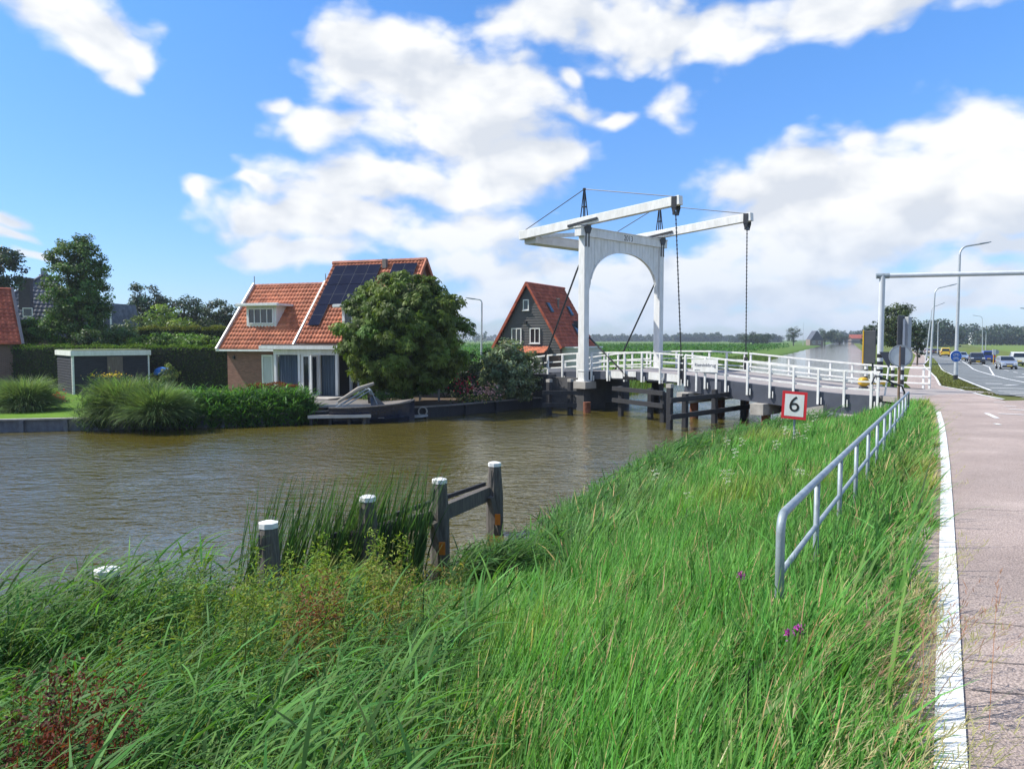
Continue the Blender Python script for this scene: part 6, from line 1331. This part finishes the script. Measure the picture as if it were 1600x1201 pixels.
shoring('dark_quay', 'dark timber quay wall below the chestnut tree and rose bed', [(-9.3, 33.5), (-6.8, 34.3), (-3.1, 36.9), (1.1, 41.5), (2.9, 42.4)], GARDEN+.05, M_TAR, M_JET, 2.2)
# jetty: two levels of planks with pale edge boards
jt = thing('jetty', 'two level timber jetty with pale edge boards before the garden room', 'jetty', (-9.2, 33.6, WATER))
JX = Vector((.985, .17, 0)).normalized(); JY = Vector((-.17, .985, 0)).normalized(); JA = (JX, JY, Z3)
j0 = onz(470, 646, -1.42); j1 = onz(570, 651, -1.75)
for (px0, px1, Yc, z, dp) in ((474, 578, 34.6, -1.33, 2.6), (484, 577, 33.3, -1.68, .9)):
    a = at(px0, 640, Yc); b = at(px1, 640, Yc); w = b.x-a.x; c = Vector(((a.x+b.x)/2, Yc, z))
    mb = MB(); k = int(dp/.15)
    for i in range(k): mb.box(c+JY*((i+.5)*dp/k-.0)+Z3*.02, (w, dp/k-.015, .04), JA)
    dk = lp(mb, 'deck_boards', M_JET, jt)
    mb = MB(); mb.box(c-JY*.03+Z3*-.02, (w+.1, .05, .13), JA); lp(mb, 'edge_board', mat('white_edge', (.46, .45, .42), .7, .15, 4), jt, dk)
    for i in range(4): mb = MB(); p = c+JX*(w*(i/3-.5)*.94)+JY*.1; mb.tube([Vector((p.x, p.y, -3.2)), Vector((p.x, p.y, z))], .08, 8); lp(mb, 'pile', M_TAR, jt)
p = onz(570, 661, WATER); mb = MB(); mb.tube([(p.x, p.y, -3.2), (p.x, p.y, -1.42)], .13, 10); tag(mb.build('mooring_pile', M_JET, loc=(p.x, p.y, WATER)), 'grey round mooring pile between the jetty and the boat bow', 'pile')
# boat
bc = onz(604, 657, WATER); BH = Vector((.96, .28, 0)).normalized(); BS = Vector((BH.y, -BH.x, 0))
boat = thing('motor_boat', 'navy open motor boat with windscreen and folded hood moored at the jetty', 'boat', (bc.x, bc.y, WATER))
def Bo(x, y, z): return Vector((bc.x, bc.y, WATER))+BH*x+BS*y+Z3*z
M_NAVY = mat('navy_hull', (.012, .018, .04), .25, .2, 2, coat=.6); secs = [(-2.6, .85, .65, .72), (-1.8, 1.0, .85, .71), (-1.0, 1.0, .8, .73), (-.2, .95, .7, .78), (.5, .75, .45, .82), (1.0, .42, .2, .88), (1.28, .04, .03, .93)]
mb = MB(); m_ = 7
for x, wt_, wb2, h in secs:
    for k in range(m_): t = k/(m_-1)*2-1; aw = abs(t); y = (wb2+(wt_-wb2)*max(0, (aw-.5)/.5))*(1 if aw > .4 else aw/.5)*(1 if t > 0 else -1); z = -.25 if aw < .45 else (-.25+(h+.25)*((aw-.45)/.55)); mb.v.append(tuple(Bo(x, y, z)))
for i in range(len(secs)-1):
    for k in range(m_-1): a = i*m_+k; mb.f.append((a, a+1, a+m_+1, a+m_))
mb.f.append(tuple(range(m_))); hull = lp(mb, 'hull', M_NAVY, boat)
mb = MB()
for s in (-1, 1): mb.tube([Bo(x, s*wt_, h) for x, wt_, wb2, h in secs], .035, 6)
lp(mb, 'gunwale', M_JET, boat, hull)
mb = MB(); mb.prism([Bo(-.2, -.8, .72), Bo(.5, -.62, .8), Bo(1.15, 0, .88), Bo(.5, .62, .8), Bo(-.2, .8, .72)], Z3*.05); mb.prism([Bo(-2.5, -.7, .2), Bo(-.2, -.85, .2), Bo(-.2, .85, .2), Bo(-2.5, .7, .2)], Z3*.04); lp(mb, 'deck', M_JET, boat, hull)
mb = MB(); mb.prism([Bo(-.75, -.72, .72), Bo(-.1, -.6, .74), Bo(-.55, -.5, 1.15), Bo(-.8, -.55, 1.15)], BS*.03); mb.prism([Bo(-.1, -.6, .74), Bo(-.1, .6, .74), Bo(-.55, .5, 1.15), Bo(-.55, -.5, 1.15)], BH*.02); mb.prism([Bo(-.75, .69, .72), Bo(-.1, .57, .74), Bo(-.55, .47, 1.15), Bo(-.8, .52, 1.15)], BS*.03); lp(mb, 'windscreen', M_GLASS, boat)
mb = MB()
for s in (-.62, .62): mb.tube([Bo(-2.0, s, .7), Bo(-.75, s*.9, 1.45)], .03, 6); mb.tube([Bo(-.75, s*.9, 1.45), Bo(-.45, s, .72)], .025, 6); mb.tube([Bo(-2.3, s, .7), Bo(-.95, s*.9, 1.5)], .03, 6)
mb.tube([Bo(-.75, -.56, 1.45), Bo(-.75, .56, 1.45)], .025, 6); lp(mb, 'hood_frame', M_GALV, boat)
mb = MB(); mb.tube([Bo(-2.2, .55, .95), Bo(-1.3, .5, 1.5), Bo(-.6, .35, 1.72)], [.06, .1, .07], 8); lp(mb, 'folded_hood', mat('beige_canvas', (.34, .31, .26), .9, .15, 5), boat)
mb = MB(); mb.prism([Bo(.1, -.95, .05), Bo(1.7, -.85, .08), Bo(2.0, -.55, .08), Bo(1.6, -.3, .06), Bo(.3, -.5, .05)], Z3*.1); lp(mb, 'bow_platform', mat('grey_gelcoat', (.32, .34, .35), .5, .1, 4), boat)
mb = MB()
for k in range(16): a0 = 2*PI*k/16; a1 = 2*PI*(k+1)/16; mb.tube([Bo(1.75+.2*math.cos(a0), -.5, .33+.2*math.sin(a0)), Bo(1.75+.2*math.cos(a1), -.5, .33+.2*math.sin(a1))], .035, 6)
lp(mb, 'rope_coil', M_COPING, boat)
mb = MB(); mb.box(Bo(-.55, -1.0, .5), (.45, .02, .05), (BH, BS, Z3)); mb.box(Bo(-.1, -.97, .28), (.5, .02, .04), (BH, BS, Z3)); lp(mb, 'white_trim', M_WHITE2, boat, hull)
p = onz(598, 634, GARDEN); shrub('green_planter', 'low bright green plants behind the boat hood', 'plant', (p.x-.3, p.y+.3, GARDEN), (1.25, .6, .42), .42, (.10, .2, .04), 60, 45, .26, .1)
# terrace things
p = onz(507, 611, FL); pot = thing('potted_plant', 'dark pot with a tufted plant on the step of the garden room', 'plant pot', tuple(p)); mb = MB(); mb.lathe(p, [(.18, 0), (.25, .55), (.27, .6), (.23, .6), (.21, .5)], 16); lp(mb, 'pot', M_DGREY, pot)
n = 300; a = rng.random(n)*6.28; V, Q, C = blades(np.stack([.1*np.sin(a), .1*np.cos(a), .55+0*a], 1), .5*(.6+.6*rng.random(n)), np.full(n, .02), a, .15+.2*rng.random(n), .9*rng.random(n), vary((.12, .17, .05), n, .2), K=3); npmesh('foliage', V, Q, C, M_BLADE, pot)
p = onz(333, 598, GARDEN); ps = thing('parasol', 'closed grey parasol standing at the garden corner of the brick wing', 'parasol', tuple(p)); mb = MB(); mb.tube([p, p+Z3*2.55], .035, 8); lp(mb, 'pole', M_WHITE2, ps); mb = MB(); mb.lathe(p, [(.08, .35), (.3, .45), (.34, 1.1), (.26, 1.9), (.1, 2.45), (.02, 2.5)], 10); lp(mb, 'canopy', mat('grey_canvas', (.20, .22, .235), .9, .25, 4, stretch=(6, 6, .4)), ps); mb = MB(); mb.lathe(p, [(.4, 0), (.4, .08), (.1, .12)], 14); lp(mb, 'base', M_CONC, ps)
p = onz(358, 603, GARDEN); bb = thing('bird_table', 'red brown box on a post with a grey roof in the flower bed', 'bird table', tuple(p)); mb = MB(); mb.tube([p, p+Z3*1.1], .05, 8); lp(mb, 'post', M_TAR, bb); mb = MB(); mb.box(p+Z3*1.3, (.48, .4, .42)); lp(mb, 'box', mat('terracotta_paint', (.32, .09, .04), .7, .15, 4), bb); mb = MB(); mb.box(p+Z3*1.68, (.62, .55, .32)); lp(mb, 'roof', M_DGREY, bb)
p = onz(372, 604, GARDEN); shrub('herb_bush', 'dark green bush under the bird table against the brick wall', 'bush', (p.x, p.y, GARDEN), (.7, .5, .45), .42, (.05, .1, .035), 50, 50, .25, .1)
p = onz(345, 600, GARDEN); tr_ = thing('garden_trellis', 'white framed trellis gate between the hedge and the brick wing', 'gate', (p.x-.5, p.y+3.2, GARDEN)); o_ = Vector((p.x-.5, p.y+3.2, GARDEN))
mb = MB()
for dx in (-1.3, .1, 1.2): mb.box(o_+Vector((dx, 0, 1.15)), (.08, .08, 2.3))
mb.box(o_+Vector((0, 0, 2.27)), (2.6, .09, .09)); lp(mb, 'frame', M_WHITE2, tr_)
mb = MB()
for k in range(16): mb.box(o_+Vector((-1.2+.15*k, 0, .6)), (.04, .03, 1.15))
lp(mb, 'railing', M_WHITE2, tr_)
p = onz(392, 605, GARDEN); ch = thing('garden_chair', 'red cushioned dark chair by the glass garden door', 'chair', tuple(p)); 
mb = MB(); mb.box(p+Z3*.45, (.5, .5, .09)); lp(mb, 'cushion', mat('red_cushion', (.35, .04, .03), .9, .1, 4), ch); mb = MB(); mb.box(p+Vector((0, .25, .75)), (.5, .05, .55)); lp(mb, 'backrest', M_BLACK, ch)
for a in (-.22, .22):
    for b in (-.22, .22): mb = MB(); mb.box(p+Vector((a, b, .21)), (.04, .04, .42)); lp(mb, 'leg', M_BLACK, ch)
p = onz(241, 612, GARDEN); bt_ = thing('covered_grill', 'round grill under a bright blue cover beside the shed', 'grill', (p.x, p.y+1.2, GARDEN)); c = Vector((p.x, p.y+1.2, GARDEN)); mb = MB(); mb.lathe(c, [(.5, 1.0), (.55, 1.1), (.45, 1.35), (.22, 1.48), (.03, 1.5)], 14); lp(mb, 'cover', mat('blue_tarpaulin', (.02, .16, .5), .5, .2, 4), bt_)
mb = MB()
for k in range(3): a = k*2.1; mb.tube([c+Vector((.35*math.cos(a), .35*math.sin(a), 0)), c+Vector((.25*math.cos(a), .25*math.sin(a), 1.05))], .03, 6)
lp(mb, 'stand', M_BLACK, bt_)
p = onz(668, 628, GARDEN); st_ = thing('garden_table', 'small pale table with items in the shade under the chestnut', 'table', (p.x, p.y+1, GARDEN)); c = Vector((p.x, p.y+1, GARDEN)); mb = MB(); mb.box(c+Z3*.7, (1.2, .7, .05)); lp(mb, 'top', M_COPING, st_)
for a in (-.5, .5):
    for b in (-.28, .28): mb = MB(); mb.box(c+Vector((a, b, .34)), (.06, .06, .68)); lp(mb, 'leg', M_COPING, st_)
# soil bed by the quay
# ------------------------------------------------------------------ distance: woods, farm, single trees
def woods(name, label, bands, col):
    parts = []
    for x0, x1, Y, h, d, n, z0, leaf in bands:
        X = x0+(x1-x0)*rng.random(n); cl = h*(.62+.38*np.abs(np.sin(X*(6.0/h)+Y)*.6+np.sin(X*(2.3/h)+1)*.4)); Zz = z0+cl*(rng.random(n)**.75); P = np.stack([X, Y+d*(rng.random(n)-.5), Zz], 1)
        parts.append(leaves(P, rng.normal(0, .6, (n, 3))+np.array([-.2, -.4, .6]), leaf*(.7+.6*rng.random(n)), leaf*.7, vary(col, n, .3, .1)))
    V, Q, C = join(parts); o = npmesh(name, V, Q, C, M_LEAF); tag(o, label, 'woods', kind='stuff'); return o
def pxX(px, Y): return (px-800)/F*Y
woods('distant_woods', 'low dark woods along the horizon', [(pxX(a, Y), pxX(b, Y), Y, h, 20, n, -2, lf) for a, b, Y, h, n, lf in ((740, 1000, 1500, 13, 5000, 3.2), (905, 1140, 1150, 12, 5000, 2.8), (1050, 1125, 1000, 13, 2500, 2.4), (1140, 1220, 850, 10, 3000, 1.9), (1290, 1350, 900, 15, 2500, 2.0), (1345, 1400, 700, 13, 2200, 1.8), (1425, 1700, 560, 15, 12000, 1.6), (1520, 1720, 480, 12, 6000, 1.5), (1440, 1490, 380, 14, 3000, 1.2), (-100, 760, 900, 14, 6000, 2.6))], (.032, .06, .028))
def ftree(px, ytop, Y, wpx, label, col=(.035, .065, .025), n=40, per=50):
    zt = EYE+(530-ytop)*Y/F; R = wpx*Y/F/2; g = -2.0; h = zt-g; p = at(px, 530, Y); return tree('broadleaf_tree', label, 'tree', (p.x, p.y, g), 0, (R, R*.9, h*.40), h*.6, col, n, per, R*.32, max(.25, R*.13), max(.12, R*.07), v=.28)
ftree(1240, 510, 400, 24, 'round dark tree closest to the far farmhouse mast'); ftree(1289, 512, 470, 28, 'pair of dark crowns beside the far farmhouse gable'); ftree(1312, 520, 560, 34, 'low trees at the end of the canal')
ftree(1176, 521, 420, 40, 'low dark tree clump standing in the fields before the horizon woods'); ftree(1192, 520, 430, 30, 'second low tree clump standing in the fields')
ftree(1404, 474, 112, 62, 'large loose crowned tree rising behind the signal boards', (.055, .085, .022), 120, 60); ftree(1362, 499, 135, 26, 'smaller tree between the gantry pole and the canal', (.04, .075, .025), 60, 55); ftree(1434, 500, 105, 22, 'narrow dark tree beside the large loose crowned one', (.035, .065, .025), 60, 55)
ftree(1356, 522, 260, 20, 'low bushy tree on the canal bank far beyond the gantry')
fb = at(1273, 530, 430); far_ = thing('farm_house', 'far farmhouse with a steep grey roof on the canal bank', 'house', (fb.x, fb.y, -1.9)); mb = MB(); mb.box((fb.x, fb.y, -.3), (7.5, 6, 3.6)); lp(mb, 'wall', M_BRICK, far_); mb = MB(); mb.prism([(fb.x-3.6, fb.y-3.3, 1.2), (fb.x+3.6, fb.y-3.3, 1.2), (fb.x+.3, fb.y-3.3, 6.4), (fb.x-.3, fb.y-3.3, 6.4)], (0, 7, 0)); lp(mb, 'roof', M_TILE3, far_)
for dx in (-1.6, 1.6): window(far_, Vector((fb.x+dx, fb.y-3.0, 0)), Vector((1,0,0)), 1.2, 1.4, Vector((0,-1,0)), 'window', 2, 1, fr=.15)
mb = MB(); mb.tube([(fb.x-6.5, fb.y, -2), (fb.x-6.5, fb.y, 11)], [.14, .06], 7); tag(mb.build('flagpole', M_LAMP, loc=(fb.x-6.5, fb.y, -2)), 'thin pale pole beside the far farmhouse', 'pole')
f2 = at(1338, 531, 700); fr2 = thing('farm_house', 'far red roofed house at the end of the canal', 'house', (f2.x, f2.y, -2)); mb = MB(); mb.box((f2.x, f2.y, .2), (12, 7, 4.4)); lp(mb, 'wall', M_BRICK, fr2); mb = MB(); mb.prism([(f2.x-6.4, f2.y-4, 2.4), (f2.x-6.4, f2.y+4, 2.4), (f2.x-6.4, f2.y, 6)], (12.8, 0, 0)); lp(mb, 'roof', M_TILE2, fr2)
f3 = at(1518, 535, 540); fs = thing('white_tower', 'small white silo showing above the meadow woods', 'silo', (f3.x, f3.y, -2)); mb = MB(); mb.lathe((f3.x, f3.y, -2), [(1.8, 0), (1.8, 7.2), (1.2, 8), (.2, 8.2)], 14); lp(mb, 'shell', M_WHITE2, fs); mb = MB(); mb.lathe((f3.x, f3.y, -2), [(1.85, 6.9), (1.85, 7.2)], 14); lp(mb, 'band', M_SBACK, fs)
mb = MB(); c = at(1330, 534, 640); 
mb.box((c.x, c.y, -.2), (26, 3, 1.0)); mb.box((c.x-9, c.y, -1.4), (1.2, 3, 2.2)); mb.box((c.x+9, c.y, -1.4), (1.2, 3, 2.2)); tag(mb.build('far_bridge', M_CONCD, loc=(c.x, c.y, WATER)), 'low dark bridge closing the far end of the canal', 'bridge')
# ------------------------------------------------------------------ thin summer haze
hm = bpy.data.materials.new('summer_haze'); hm.use_nodes = True; ht = hm.node_tree; ht.nodes.clear()
pv = nod(ht, 'ShaderNodeVolumePrincipled'); pv.inputs['Color'].default_value = (.80, .88, 1, 1); pv.inputs['Density'].default_value = .00028; pv.inputs['Anisotropy'].default_value = .3
ho_ = nod(ht, 'ShaderNodeOutputMaterial'); ht.links.new(pv.outputs[0], ho_.inputs['Volume'])
mb = MB(); mb.box((300, 900, 7), (3600, 2100, 23)); hz_ = mb.build('haze', hm); tag(hz_, kind='stuff')
